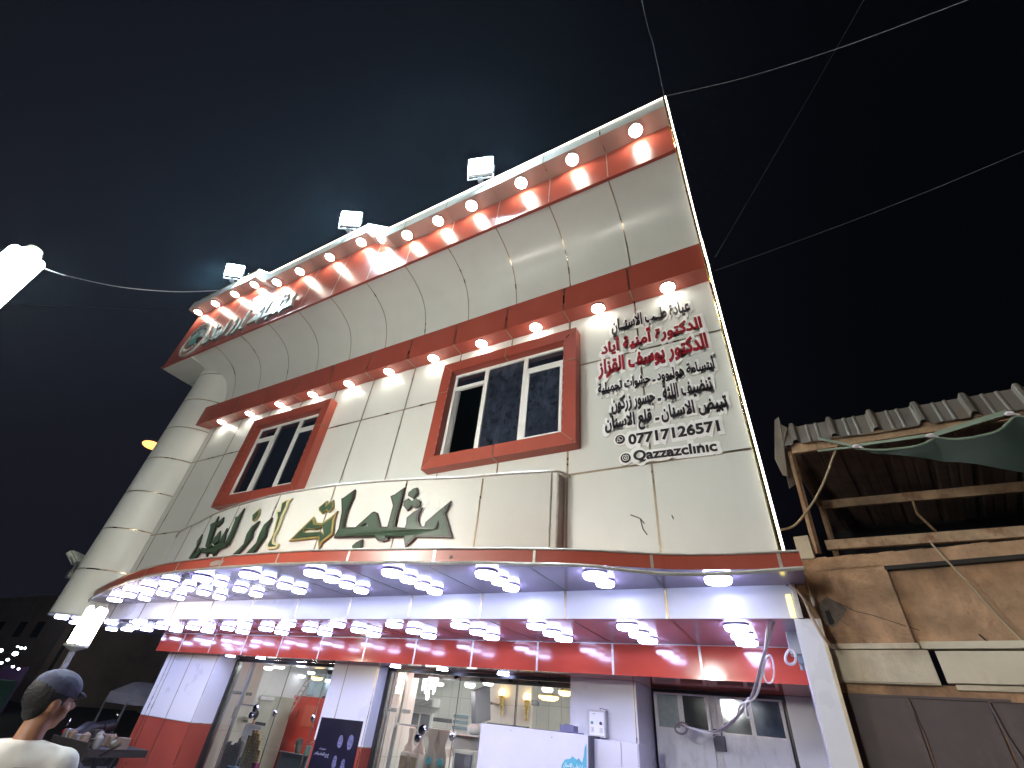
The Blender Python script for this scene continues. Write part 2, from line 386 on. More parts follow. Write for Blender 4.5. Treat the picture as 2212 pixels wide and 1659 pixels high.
    if not open_leaf: pane(a0 + fw + .04, m1 - .08, c0 + fw + .04, zt - .08, 'dark_glass', 4.955)
window(WIN[0], 'window with its left leaf slid open', True)
window(WIN[1], 'window with all leaves shut', False)

# round corner column
CC = Vector((-12.97, 5.37, 0)); CR = .905
cy = MB(); cy.lathe([(CR, .96), (CR, 7.42)], CC, seg=72)
for k in range(8):
    zz = 1.83 + .872 * k
    if zz < 7.3: cy.lathe([(CR - .01, zz - .013), (CR + .003, zz - .013), (CR + .003, zz + .013), (CR - .01, zz + .013)], CC, seg=72, mi=1)
cy.build('corner_column', ['white_panel', 'joint'], B, smooth=True)
cb = MB(); cb.lathe([(CR - .02, .957), (CR + .012, .957), (CR + .012, .985), (CR - .02, .985)], CC, seg=72); cb.build('column_trim', 'trim', B, smooth=True)

# red ledge above the windows
bd = MB(); bd.box(-12.3, XR - .02, 4.72, 4.998, 5.41, 5.96)
for x in JX[:11]: bd.box(x - .012, x + .012, 4.7175, 4.722, 5.41, 5.96, 1); bd.box(x - .010, x + .010, 4.72, 4.998, 5.4075, 5.412, 1)
bd.build('window_ledge', ['red_panel', 'joint'], B)

# cove
PR = [(5.0, 5.96), (4.99, 6.26), (4.955, 6.46), (4.905, 6.64), (4.84, 6.80), (4.76, 6.94), (4.64, 7.07), (4.49, 7.17), (4.33, 7.245), (4.15, 7.30), (3.96, 7.33)]
PR = [(p.x, p.y) for p in smoothpath([(a, b, 0) for a, b in PR], 3)]
cv = MB()
def sweep(mb, x0, x1, off, mi):
    prev = None
    for i, (y, z) in enumerate(PR):
        a = PR[max(i - 1, 0)]; b = PR[min(i + 1, len(PR) - 1)]; t = Vector((b[0] - a[0], b[1] - a[1])).normalized(); nn = Vector((-t.y, t.x))
        if nn.x > 0 and nn.y > 0: nn = -nn
        nn = Vector((-abs(nn.x), -abs(nn.y)))
        q = (y + nn.x * off, z + nn.y * off)
        if prev: mb.poly([(x0, prev[0], prev[1]), (x1, prev[0], prev[1]), (x1, q[0], q[1]), (x0, q[0], q[1])], mi)
        prev = q
sweep(cv, -12.9, XR, 0, 0)
for x in JX[:11]: sweep(cv, x - .011, x + .011, .003, 1)
cv.build('cornice_cove', ['white_panel', 'joint'], B, smooth=True, merge=True)
un = MB(); un.box(-14.3, -12.9, 3.96, 14, 7.28, 7.34); un.box(-14.3, -12.9, 4.1, 4.12, 7.34, 9.2)
for yy in (4.75, 5.9): un.box(-14.3, -12.9, yy - .01, yy + .01, 7.277, 7.282, 1)
un.build('cornice_underside', ['white_panel', 'joint'], B)
# tall red cornice face with its top rising in two slanted steps
E = [(XR, 8.19), (-5.84, 8.19), (-6.7, 8.87), (-10.3, 8.87), (-11.1, 9.42), (-14.35, 9.42)]
fc = MB()
for (xa, za), (xb, zb) in zip(E[:-1], E[1:]):
    fc.poly([(xa, 3.94, 7.34), (xb, 3.94, 7.34), (xb, 3.94, zb), (xa, 3.94, za)]); fc.poly([(xa, 4.05, 7.34), (xb, 4.05, 7.34), (xb, 4.05, zb), (xa, 4.05, za)])
fc.poly([(-14.35, 3.94, 7.34), (-14.35, 8, 7.34), (-14.35, 8, 9.42), (-14.35, 3.94, 9.42)])
fc.box(-14.37, XR, 3.905, 3.962, 7.31, 7.345)
def etop(x):
    for (xa, za), (xb, zb) in zip(E[:-1], E[1:]):
        if xb <= x <= xa: return lerp(za, zb, (x - xa) / (xb - xa))
    return E[-1][1]
for x in JX[:12]: seam_v(fc, x, 3.94, 7.35, etop(x), 1, .009)
fc.build('cornice_face', ['red_panel', 'trim'], B)
# eave with the round lights: soffit, front strip
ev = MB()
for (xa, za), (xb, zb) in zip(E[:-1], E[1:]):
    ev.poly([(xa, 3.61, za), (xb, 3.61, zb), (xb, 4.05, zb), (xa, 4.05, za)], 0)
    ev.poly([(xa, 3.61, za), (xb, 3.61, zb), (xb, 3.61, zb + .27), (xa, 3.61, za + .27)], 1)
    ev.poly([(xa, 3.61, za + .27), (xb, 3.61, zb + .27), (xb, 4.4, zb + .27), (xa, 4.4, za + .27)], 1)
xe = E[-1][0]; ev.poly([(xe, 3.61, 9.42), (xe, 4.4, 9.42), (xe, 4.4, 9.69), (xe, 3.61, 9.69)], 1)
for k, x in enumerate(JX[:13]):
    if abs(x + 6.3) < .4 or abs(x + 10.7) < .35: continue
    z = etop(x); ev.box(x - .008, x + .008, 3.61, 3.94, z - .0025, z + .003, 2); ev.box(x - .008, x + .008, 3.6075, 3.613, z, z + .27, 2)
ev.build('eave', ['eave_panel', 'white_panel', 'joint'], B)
st = MB(); st.tube([(xa, 3.6, za + .283) for xa, za in E[:4]], .011, 6); st.build('light_strip', 'strip_led', B)
st = MB(); st.tube([(xa, 3.6, za + .285) for xa, za in E[3:]], .012, 6); st.build('roof_trim', 'gold_trim', B)
pts = [(3.6, 8.475), (3.6, 8.19), (3.90, 7.9), (3.90, 7.33)] + [(y - .02, z - .02) for y, z in PR[::-3]] + [(4.70, 6.0), (4.70, 5.41), (4.975, 5.37), (4.975, 1.37)]
st = MB(); st.tube([(XR + .022, y, z) for y, z in pts], .013, 6); st.build('light_strip', 'strip_led', B)
st = MB(); st.tube([(XR - .01, y - .012, z) for y, z in pts], .014, 5); st.build('edge_trim', 'gold_trim', B)

# curved canopy, its soffit and red edge
CE = smoothpath([(.2, 4.48, 0), (-.68, 4.40, 0), (-1.59, 4.075, 0), (-2.13, 3.93, 0), (-2.68, 3.81, 0), (-3.48, 3.66, 0), (-4.31, 3.52, 0), (-5.0, 3.45, 0), (-6.1, 3.415, 0), (-7.2, 3.45, 0), (-8.13, 3.57, 0), (-9.18, 3.80, 0), (-10.68, 4.20, 0), (-11.83, 4.53, 0), (-12.25, 4.7, 0)], 5)
cp = MB()
for a, b in zip(CE[:-1], CE[1:]):
    cp.poly([(a.x, a.y, 1.235), (b.x, b.y, 1.235), (b.x, b.y, 1.36), (a.x, a.y, 1.36)])
    cp.poly([(a.x, a.y, 1.36), (b.x, b.y, 1.36), (b.x, 5.01, 1.36), (a.x, 5.01, 1.36)])
cp.poly([(.2, 4.48, 1.235), (.2, 5.3, 1.235), (.2, 5.3, 1.36), (.2, 4.48, 1.36)])
def edge_y(x):
    for a, b in zip(CE[:-1], CE[1:]):
        if b.x <= x <= a.x: return lerp(a.y, b.y, (x - a.x) / (b.x - a.x))
    return 4.48
for k in range(12):
    x = .03 - 1.02 * k; y = edge_y(x); x2 = x + .026; y2 = edge_y(x2); cp.poly([(x, y - .004, 1.237), (x2, y2 - .004, 1.237), (x2, y2 - .004, 1.358), (x, y - .004, 1.358)], 1)
q = at(974, 1203, Y=edge_y(-2.85)); cp.lathe([(.016, q.y + .006), (.016, q.y - .003), (.001, q.y - .0035)], (q.x, 0, q.z), 12, 2, axis='y')
pt_ = [at(u, v, Y=edge_y(-6.9) - .006) for u, v in ((457, 1216), (455, 1223), (462, 1223), (480, 1220), (487, 1212), (470, 1211), (464, 1213))]; cp.poly([(p.x, edge_y(p.x) - .005, p.z) for p in pt_], 3)
cp.build('canopy_edge', ['red_panel', 'trim', 'cable_dark', 'trim'], B, merge=True)
so = MB()
for a, b in zip(CE[:-1], CE[1:]): so.poly([(a.x, a.y, 1.2365), (b.x, b.y, 1.2365), (b.x, 5.02, 1.2365), (a.x, 5.02, 1.2365)])
for x in JX[:10]: so.box(x - .012, x + .012, edge_y(x) + .02, 4.99, 1.2345, 1.238, 1)
so.build('canopy_soffit', ['canopy_gloss', 'band_dark'], B)
tr = MB()
top = [Vector((p.x, p.y - .012, 1.365)) for p in CE]; tr.tube(top, .011, 6)
bot = []
for p in CE:
    sag = 0.0
    if -1.9 < p.x < .1: sag = -.035 * math.exp(-((p.x + .75) / .55) ** 2)
    bot.append(Vector((p.x, p.y - .018, 1.222 + sag + .003 * math.sin(p.x * 7))))
tr.tube(bot, .017, 6)
tr.build('canopy_trim', 'trim', B, smooth=True)
# curved sign board standing on the canopy
SC = smoothpath([(-2.155, 4.82, 0), (-3.07, 4.50, 0), (-4.12, 4.25, 0), (-5.08, 4.10, 0), (-5.71, 4.06, 0), (-6.41, 4.05, 0), (-7.25, 4.11, 0), (-8.3, 4.27, 0), (-9.36, 4.53, 0), (-10.32, 4.76, 0), (-10.9, 4.99, 0)], 5)
sb = MB()
def ztop(x): return 2.5 + .10 * max(0, min(1, (x + 3.3) / 1.1))
for a, b in zip(SC[:-1], SC[1:]):
    sb.poly([(a.x, a.y, 1.36), (b.x, b.y, 1.36), (b.x, b.y, ztop(b.x)), (a.x, a.y, ztop(a.x))]); sb.poly([(a.x, a.y, ztop(a.x)), (b.x, b.y, ztop(b.x)), (b.x, 5.0, ztop(b.x)), (a.x, 5.0, ztop(a.x))])
sb.poly([(-2.155, 4.82, 1.36), (-2.155, 5.0, 1.36), (-2.155, 5.0, 2.6), (-2.155, 4.82, 2.6)])
def sign_y(x):
    for a, b in zip(SC[:-1], SC[1:]):
        if b.x <= x <= a.x: return lerp(a.y, b.y, (x - a.x) / (b.x - a.x))
for x in (-3.07, -4.12, -5.3, -6.45, -7.6, -8.7, -9.7): y = sign_y(x); sb.obox((x, y, 1.93), (.011, 0, 0), (0, .003, 0), (0, 0, .57), 1)
sb.build('sign_board', ['white_panel', 'joint'], B, merge=True)
st = MB(); st.tube([Vector((-2.07, 4.985, 2.60)), Vector((-2.11, 4.90, 2.615)), Vector((-2.155, 4.81, 2.615))] + [Vector((p.x, p.y - .012, ztop(p.x) + .015)) for p in SC], .016, 6)
st.tube([(-2.15, 4.81, 1.37), (-2.15, 4.81, 2.6)], .014, 6); st.tube([(-2.235, 4.785, 1.37), (-2.235, 4.785, 2.59)], .008, 6)
st.build('sign_trim', 'trim', B, smooth=True)
# white band under the canopy and its lit right edge
wb = MB(); wb.box(XL - .3, XR, 5.002, 5.12, .96, 1.235)
for x in JX[:11]: seam_v(wb, x, 5.002, .96, 1.234, 1)
seam_v(wb, -11.84, 5.002, .96, 1.234, 1, .01)
wb.build('lower_fascia', ['white_gloss', 'joint'], B)
wb = MB(); wb.box(XR - .055, XR - .02, 4.994, 5.0, .965, 1.15, 0); wb.build('light_strip', 'strip_warm', B)
wb = MB(); wb.box(XR, XR + .035, 4.96, 5.1, .955, 1.235); wb.build('edge_trim', 'trim', B)
# recessed soffit, red fascia
sf = MB(); sf.box(-14.1, XR, 5.121, 8.4, .975, 1.05); sf.box(-14.1, XR, 5.0, 5.125, .957, .9595)
for x in JX[:12]: sf.box(x - .010, x + .010, 5.13, 6.6, .9725, .976, 1)
sf.build('recess_soffit', ['soffit_gloss', 'band_dark'], B)
rf = MB(); rf.box(-12.72, XR + .02, 6.6, 6.68, .62, .974)
for x in JX[:11]: seam_v(rf, x, 6.6, .62, .972, 1, .014)
rf.box(-12.72, XR, 6.59, 6.61, .966, .974, 1)
rf.box(-12.72, XR, 6.68, 8.6, .625, .66, 0)
rf.build('red_fascia', ['red_gloss', 'trim'], B)
# white post at the right end with the gold edge
ps = MB(); ps.box(.04, .215, 5.0, 8.1, -H, .957); ps.build('end_post', 'white_gloss', B)
ps = MB(); ps.box(.215, .24, 4.995, 5.03, -H, .955); ps.build('post_trim', 'post_edge', B)

# storefront piers: (x0, x1, front y, depth y)
def pier(x0, x1, yf, yb, zsplit, seam_off):
    p = MB(); p.box(x0, x1, yf, yb, zsplit, .622, 0); p.box(x0, x1, yf, yb, -H, zsplit - .012, 1); p.box(x0 + .003, x1 - .003, yf + .003, yb, zsplit - .012, zsplit, 2)
    for so_ in seam_off: p.box(x0 + so_ - .008, x0 + so_ + .008, yf - .0025, yf + .003, -H, .621, 2)
    p.box(x1 - .035, x1 - .02, yf - .0025, yf + .003, -H, .62, 2)
    p.build('pier', ['white_gloss', 'red_panel', 'joint'], B)
pier(-12.6, -10.72, 6.85, 7.3, -.52, (.16, .30, .95))
pier(-7.62, -6.5, 7.15, 7.6, -.50, (.35,))
pier(-2.965, -2.02, 7.27, 8.12, -2.0, ())
ww = MB(); ww.box(-.27, .04, 8.05, 8.25, -H, .622); ww.build('door_side_wall', 'white_gloss', B)
ww = MB(); ww.box(-12.66, -12.5, 7.3, 14, -H, .96); ww.build('side_wall', 'white_gloss', B)
# dark slot beside each pier, posts of the glass front
for (x0, x1, ypan) in ((-10.66, -7.62, 7.33), (-6.44, -3.0, 7.42)):
    G = bpy.data.objects.new('shop_window', None); C.objects.link(G); G.parent = B; o = Vector((x0, ypan, -H)); G.location = o - Vector((-6, 5, -H))
    f = MB(); f.box(x0 - .06, x0, ypan - .05, ypan + .08, -H, .622); f.box(x0, x1, ypan - .03, ypan + .03, .57, .622)
    f.build('slot_frame', 'band_dark', G, at0=o)
    f = MB(); px = x0 + (.51 if x0 < -8 else .33)
    f.box(px - .03, px + .03, ypan - .03, ypan + .03, -.14, .57); f.box(px - .03, px + .55, ypan - .025, ypan + .025, -.165, -.14); f.box(px - .03, px + .01, ypan - .03, ypan + .03, -H, -.165)
    f.box(px + .05, px + .06, ypan - .12, ypan - .03, -.38, -.2); f.box(x0 + .12, x0 + .135, ypan - .01, ypan + .01, -H, .57)
    f.build('door_frame', 'steel', G, at0=o)
    f = MB(); f.box(x0, x1, ypan - .004, ypan + .004, -H, .57); f.build('pane', 'clear_glass', G, at0=o)
    f = MB(); f.lathe([(.0, -.02), (.06, -.018), (.075, 0), (.06, .018), (0, .02)], (px + .56, ypan - .03, -.19), 18, axis='y'); f.lathe([(.0, -.02), (.05, -.018), (.06, 0), (.05, .018), (0, .02)], (px + .50, ypan - .03, -.30), 18, axis='y')
    for q in (1.15, 2.2):
        if px + q < x1 - .2: f.box(px + q - .005, px + q + .005, ypan - .008, ypan + .008, -H, .57); f.ell((px + q, ypan - .03, -.22), (.055, .02, .06))
    f.build('handle', 'chrome', G, at0=o, smooth=True)
# inside the shop: tiled cheeks, back wall, ceiling, floor
ti = MB()
def tiled_x(x, y0, y1, z0=-H, z1=.62, sgn=1):
    ti.box(x - .06 * (sgn > 0), x + .06 * (sgn < 0), y0, y1, z0, z1, 0)
    for k in range(1, int((y1 - y0) / .3) + 1): ti.box(x - .002, x + .002, y0 + .3 * k - .003, y0 + .3 * k + .003, z0, z1, 1)
    ti.box(x - .003, x + .003, y0, y1, .0, .055, 2)
    ti.box(x - .0025, x + .0025, y0, y1, -.62, -.614, 1)
tiled_x(-10.72, 7.36, 7.95); tiled_x(-6.5, 7.46, 8.22)
ti.box(-10.9, -10.72, 7.95, 8.05, -H, .62); ti.box(-6.7, -6.5, 8.22, 8.3, -H, .62)
# tiled back wall of the right bay
ti.box(-9.4, -2.0, 11.5, 11.6, -H, .95, 0)
for k in range(25): ti.box(-9.4 + .3 * k - .004, -9.4 + .3 * k + .004, 11.497, 11.502, -H, .95, 1)
for zz in (.42, -.22, -.9): ti.box(-9.4, -2, 11.4965, 11.502, zz - .004, zz + .004, 1)
ti.box(-9.4, -4.5, 11.496, 11.502, -.10, -.02, 2)
# white tiled partition with the wall lamps, on the right
ti.box(-5.60, -4.68, 9.5, 9.6, -H, .66, 0)
for xx in (-5.3, -4.99): ti.box(xx - .003, xx + .003, 9.497, 9.502, -H, .66, 1)
for xx in (-4.98,): ti.box(xx - .012, xx + .012, 9.496, 9.502, -H, .66, 2)
for zz in (.30, ): ti.box(-5.6, -4.68, 9.4965, 9.502, zz - .003, zz + .003, 1)
ti.box(-5.6, -4.68, 9.496, 9.502, -.06, 0.0, 2)
ti.box(-2.06, -2.0, 8.2, 11.5, -H, .95, 0)
ti.build('tiled_wall', ['tile', 'grout', 'band_dark'], B)
iw = MB(); iw.box(-12.5, -9.4, 11.5, 11.6, -H, .95, 0); iw.box(-9.45, -9.4, 9.2, 11.5, -H, .95, 0); iw.build('back_wall', 'dark_blue', B)
iw = MB(); iw.box(-12.5, -2.0, 8.61, 11.6, .80, .86, 0); iw.box(-12.5, -2.0, 7.3, 8.6, .665, .70, 0); iw.build('ceiling', 'shop_grey', B)
iw = MB(); iw.box(-12.5, -2.0, 7.45, 11.6, -H + .12, -H + .15, 0); iw.build('shop_floor', 'shop_floor', B)
iw = MB()
iw.box(-6.4, -3.0, 8.0, 8.06, .54, .66, 0)
for k in range(6): iw.box(-6.2 + .55 * k, -6.0 + .55 * k, 7.93, 8.0, .56, .64, 1)
iw.build('ceiling_beam', ['band_dark', 'dark_wood'], B)

# metal double door on the right
DR = bpy.data.objects.new('double_door', None); C.objects.link(DR); DR.parent = B; o = Vector((-2.0, 8.1, -H)); DR.location = o - Vector((-6, 5, -H))
f = MB(); f.box(-2.02, -.27, 8.1, 8.2, .575, .622); f.box(-2.02, -1.98, 8.1, 8.2, -H, .575); f.box(-.31, -.27, 8.1, 8.2, -H, .575); f.build('frame', 'band_dark', DR, at0=o)
ZG0, ZG1 = .17, .55
for (xa, xb, gl) in ((-1.975, -1.225, ((-1.93, -1.64, 'frost_glass'), (-1.575, -1.27, 'dark_glass'))), (-1.135, -.315, ((-1.08, -.74, 'mirror_glass'), (-.69, -.355, 'blue_glass')))):
    lf = MB(); lf.box(xa, xb, 8.02, 8.07, -H, ZG0); lf.box(xa, xb, 8.02, 8.07, ZG1, .573)
    xs_ = [xa] + [v for g_ in gl for v in g_[:2]] + [xb]
    for i in range(0, len(xs_), 2): lf.box(xs_[i], xs_[i + 1], 8.02, 8.07, ZG0, ZG1)
    L_ = lf.build('leaf', 'door_paint', DR, at0=o, bevel=.004)
    for (ga, gb, mt) in gl:
        p = MB(); p.box(ga, gb, 8.035, 8.045, ZG0, ZG1); p.build('pane', mt, L_, at0=o)
    p = MB()
    for (ga, gb, mt) in gl: p.box(ga - .005, ga, 8.015, 8.02, ZG0, ZG1); p.box(gb, gb + .005, 8.015, 8.02, ZG0, ZG1); p.box(ga, gb, 8.015, 8.02, ZG0 - .008, ZG0)
    p.build('bead', 'trim', L_, at0=o)
f = MB(); f.box(-1.22, -1.14, 8.03, 8.08, -H, .573); f.build('meeting_post', 'meter_box', DR, at0=o)
f = MB(); f.box(-1.22, -1.08, 7.96, 8.03, -.03, .13); f.tube([(-1.2, 7.97, .12), (-1.2, 7.96, .19), (-1.11, 7.96, .19), (-1.11, 7.97, .12)], .012, 6); f.build('padlock', 'dark_box', DR, at0=o, bevel=.01)
# ---------------------------------------------------------------- lights
ORD = ['first', 'second', 'third', 'fourth', 'fifth', 'sixth', 'seventh', 'eighth', 'ninth', 'tenth', 'eleventh', 'twelfth', 'thirteenth', 'fourteenth']
def drum(name, r, h, em, cat='ceiling light', lip=.30):
    t = thing(name, (0, 0, 0), None, cat)
    a = MB(); a.lathe([(r * .96, 0), (r, -.004), (r, -h * .10), (r, -h * lip), (r * .93, -h * (lip + .01))], (0, 0, 0), 24); a.build('rim', 'rim', t, smooth=True)
    a = MB(); a.lathe([(r * .985, -h * (lip + .002)), (r * .98, -h * max(.65, lip + .05)), (r * .9, -h * .95), (r * .6, -h), (.001, -h)], (0, 0, 0), 20); a.build('diffuser', em, t, smooth=True)
    return t
def place(proto, spots, group, first=[None]):
    """spots: (x, y, z, label); the prototype takes the first spot"""
    for i, (x, y, z, lab) in enumerate(spots):
        o = proto if i == 0 else copy_tree(proto)
        o.location = Vector((x, y, z + H)); o['label'] = lab; o['group'] = group
COLS = [(-.48, (4.64,)), (-1.53, (4.35, 4.635)), (-2.62, (4.14, 4.42, 4.67)), (-3.69, (3.92, 4.20, 4.47, 4.71)), (-4.75, (3.77, 4.045, 4.30, 4.56)), (-5.82, (3.68, 3.945, 4.22, 4.47)),
        (-6.85, (3.70, 3.96, 4.28, 4.55)), (-7.88, (3.82, 4.11, 4.37, 4.64)), (-8.92, (4.05, 4.32, 4.58)), (-9.94, (4.285, 4.56)), (-10.97, (4.56,))]
big, small = [], []
for k, (x, ys) in enumerate(COLS):
    for j, y in enumerate(ys):
        if len(ys) == 1: lab = 'round white light under the curved canopy, alone in its column at the canopy %s end' % ('right' if k == 0 else 'left')
        else: lab = 'round light under the curved canopy, %s column from the right, %s from the edge' % (ORD[k], ORD[j])
        (big if j == 0 else small).append((x, y, 1.234, lab))
place(drum('round_ceiling_light', .118, .06, 'led_white'), big, 'round lights under the curved canopy')
place(drum('round_ceiling_light', .092, .055, 'led_white'), small, 'round lights under the curved canopy')
rec = []
for k in range(12):
    x = -.46 - 1.075 * k; t = k / 11
    for j, (ya, yb) in enumerate(((5.36, 5.27), (5.81, 5.70), (6.19, 5.99))):
        rec.append((x, lerp(ya, yb, t), .973, 'round light in the recess below the white band, %s column from the right, %s row' % (ORD[k], ('front', 'middle', 'back')[j])))
for (x, y, d) in ((-13.02, 4.68, 'frontmost of the four'), (-12.42, 4.75, 'right front one'), (-13.9, 5.30, 'left rear one'), (-13.13, 5.29, 'middle one')):
    rec.append((x, y, .957 if y < 5.2 else .973, 'round light on the underside of the round corner column, ' + d))
rec += [(-13.88, 6.03, .973, 'round light behind the corner column in the recess, outer one'), (-13.2, 6.04, .973, 'round light behind the corner column in the recess, inner one')]
place(drum('round_ceiling_light', .115, .055, 'led_white'), rec, 'round lights in the recess below the white band')
led = [(x, 4.875, 5.409, 'round light under the red ledge above the windows, %s from the right' % ORD[k]) for k, x in enumerate((-.50, -1.58, -2.68, -3.76, -4.83, -5.93, -7.03, -8.12, -9.21, -10.3, -11.40))]
place(drum('round_ceiling_light', .105, .03, 'led_neutral', lip=.6), led, 'round lights under the red ledge')
top = [(x, 3.765, 8.188, 'round eave light above the red cornice, %s from the right' % ORD[k]) for k, x in enumerate((-.46, -1.6, -2.63, -3.74, -4.56, -5.38))]
top += [(x, 3.77, 8.868, 'round eave light under the middle step of the roof, %s from the right' % ORD[k]) for k, x in enumerate((-6.98, -8.03, -9.12, -10.02))]
top += [(x, 3.79, 9.418, 'round eave light above the top lettering and emblem, %s from the right' % ORD[k]) for k, x in enumerate((-11.35, -12.25, -13.2, -14.1))]
place(drum('round_ceiling_light', .11, .05, 'led_eave', lip=.78), top, 'round lights under the roof eave')
o = drum('round_ceiling_light', .09, .02, 'led_eave'); o.location = Vector((-6.25, 3.77, 8.50 + H)); o.rotation_euler = (0, math.atan2(.68, .86), 0)
o['label'] = 'tilted round light on the slanted step of the roof eave'; o['group'] = 'round lights under the roof eave'
fl = [(-10.33, 6.84, .618, 'flush round light over the left shop window, nearer the pier'), (-9.40, 6.87, .618, 'flush round light over the left shop window, further right'),
      (-6.09, 7.07, .618, 'flush round light beside the middle pier'), (-5.14, 7.12, .618, 'flush round light above the ice cream machines'), (-4.1, 7.3, .618, 'flush round light above the tilted screen')]
place(drum('round_ceiling_light', .095, .012, 'led_white'), fl, 'flush round lights under the red fascia')

# floodlights standing on the roof edge, lit
def floodlight(lit):
    t = thing('floodlight', (0, 0, 0), None, 'floodlight')
    a = MB(); a.box(-.16, .16, -.03, .035, .06, .30)
    for k in range(7): a.box(-.14 + .045 * k, -.13 + .045 * k, .035, .06, .07, .29)
    a.build('housing', 'rim' if lit else 'grey_box', t, bevel=.008)  # pale housing on lit lamps stands in for glare over the frame
    a = MB(); a.box(-.155, .155, -.036, -.0305, .064, .296); a.build('lamp_face', 'flood_face' if lit else 'frost_glass', t)
    a = MB(); a.tube([(-.17, 0, .18), (-.17, 0, .0), (.17, 0, .0), (.17, 0, .18)], .012, 6); a.box(-.03, .03, -.03, .03, -.06, .0); a.build('bracket', 'steel', t)
    return t
F0 = floodlight(True)
for i, (x, y, z, rz, rx, lab) in enumerate(((-3.42, 3.50, 8.50, .30, .35, 'blazing white floodlight on the roof edge above the right window, rightmost of the three'),
        (-7.25, 3.50, 9.17, .5, .35, 'blazing white floodlight on the stepped roof edge, middle of the three'),
        (-12.2, 3.50, 9.72, .6, .35, 'blazing white floodlight on the roof edge above the emblem lettering, leftmost of the three'))):
    o = F0 if i == 0 else copy_tree(F0)
    o.location = Vector((x, y, z + H)); o.rotation_euler = (rx, 0, rz); o.scale = (1.55, 1.3, 1.5); o['label'] = lab; o['group'] = 'lit floodlights along the roof edge'
F1 = floodlight(False)
for i, (x, y, z, rz, lab) in enumerate(((-14.15, 4.92, 2.0, -1.0, 'unlit grey floodlight on the corner column, upper of the two'), (-14.35, 5.05, 1.80, -1.9, 'unlit grey floodlight on the corner column, lower and further left'))):
    o = F1 if i == 0 else copy_tree(F1)
    o.location = Vector((x, y, z + H)); o.scale = (1.5, 1.5, 1.5); o.rotation_euler = (.9, 0, rz); o['label'] = lab; o['group'] = 'unlit floodlights on the corner column'
# clusters of lit tubes
def tube_lamp(loc, L_, r, n, lab, em='tube_warm', name='tube_lamp'):
    t = thing(name, loc, lab, 'street lamp', None)
    for k in range(n):
        a = 2 * PI * k / n; c = Vector((math.cos(a) * r * 1.9, math.sin(a) * r * 1.9, 0))
        b = MB(); b.tube([c + Vector((0, 0, -L_)), c + Vector((0, 0, -L_ + r * .6)), c + Vector((0, 0, -r * .6)), c], [r * .6, r, r, r * .6], 12)
        o_ = b.build('tube', em, t, at0=(0, 0, 0), smooth=True); o_.location = (0, 0, 0)
    b = MB(); b.lathe([(r * 1.2, 0), (r * 1.6, .02), (r * 1.2, .07), (.01, .08)], (0, 0, 0), 16); o_ = b.build('cap', 'grey_box', t, smooth=True); o_.location = (0, 0, 0)
    return t
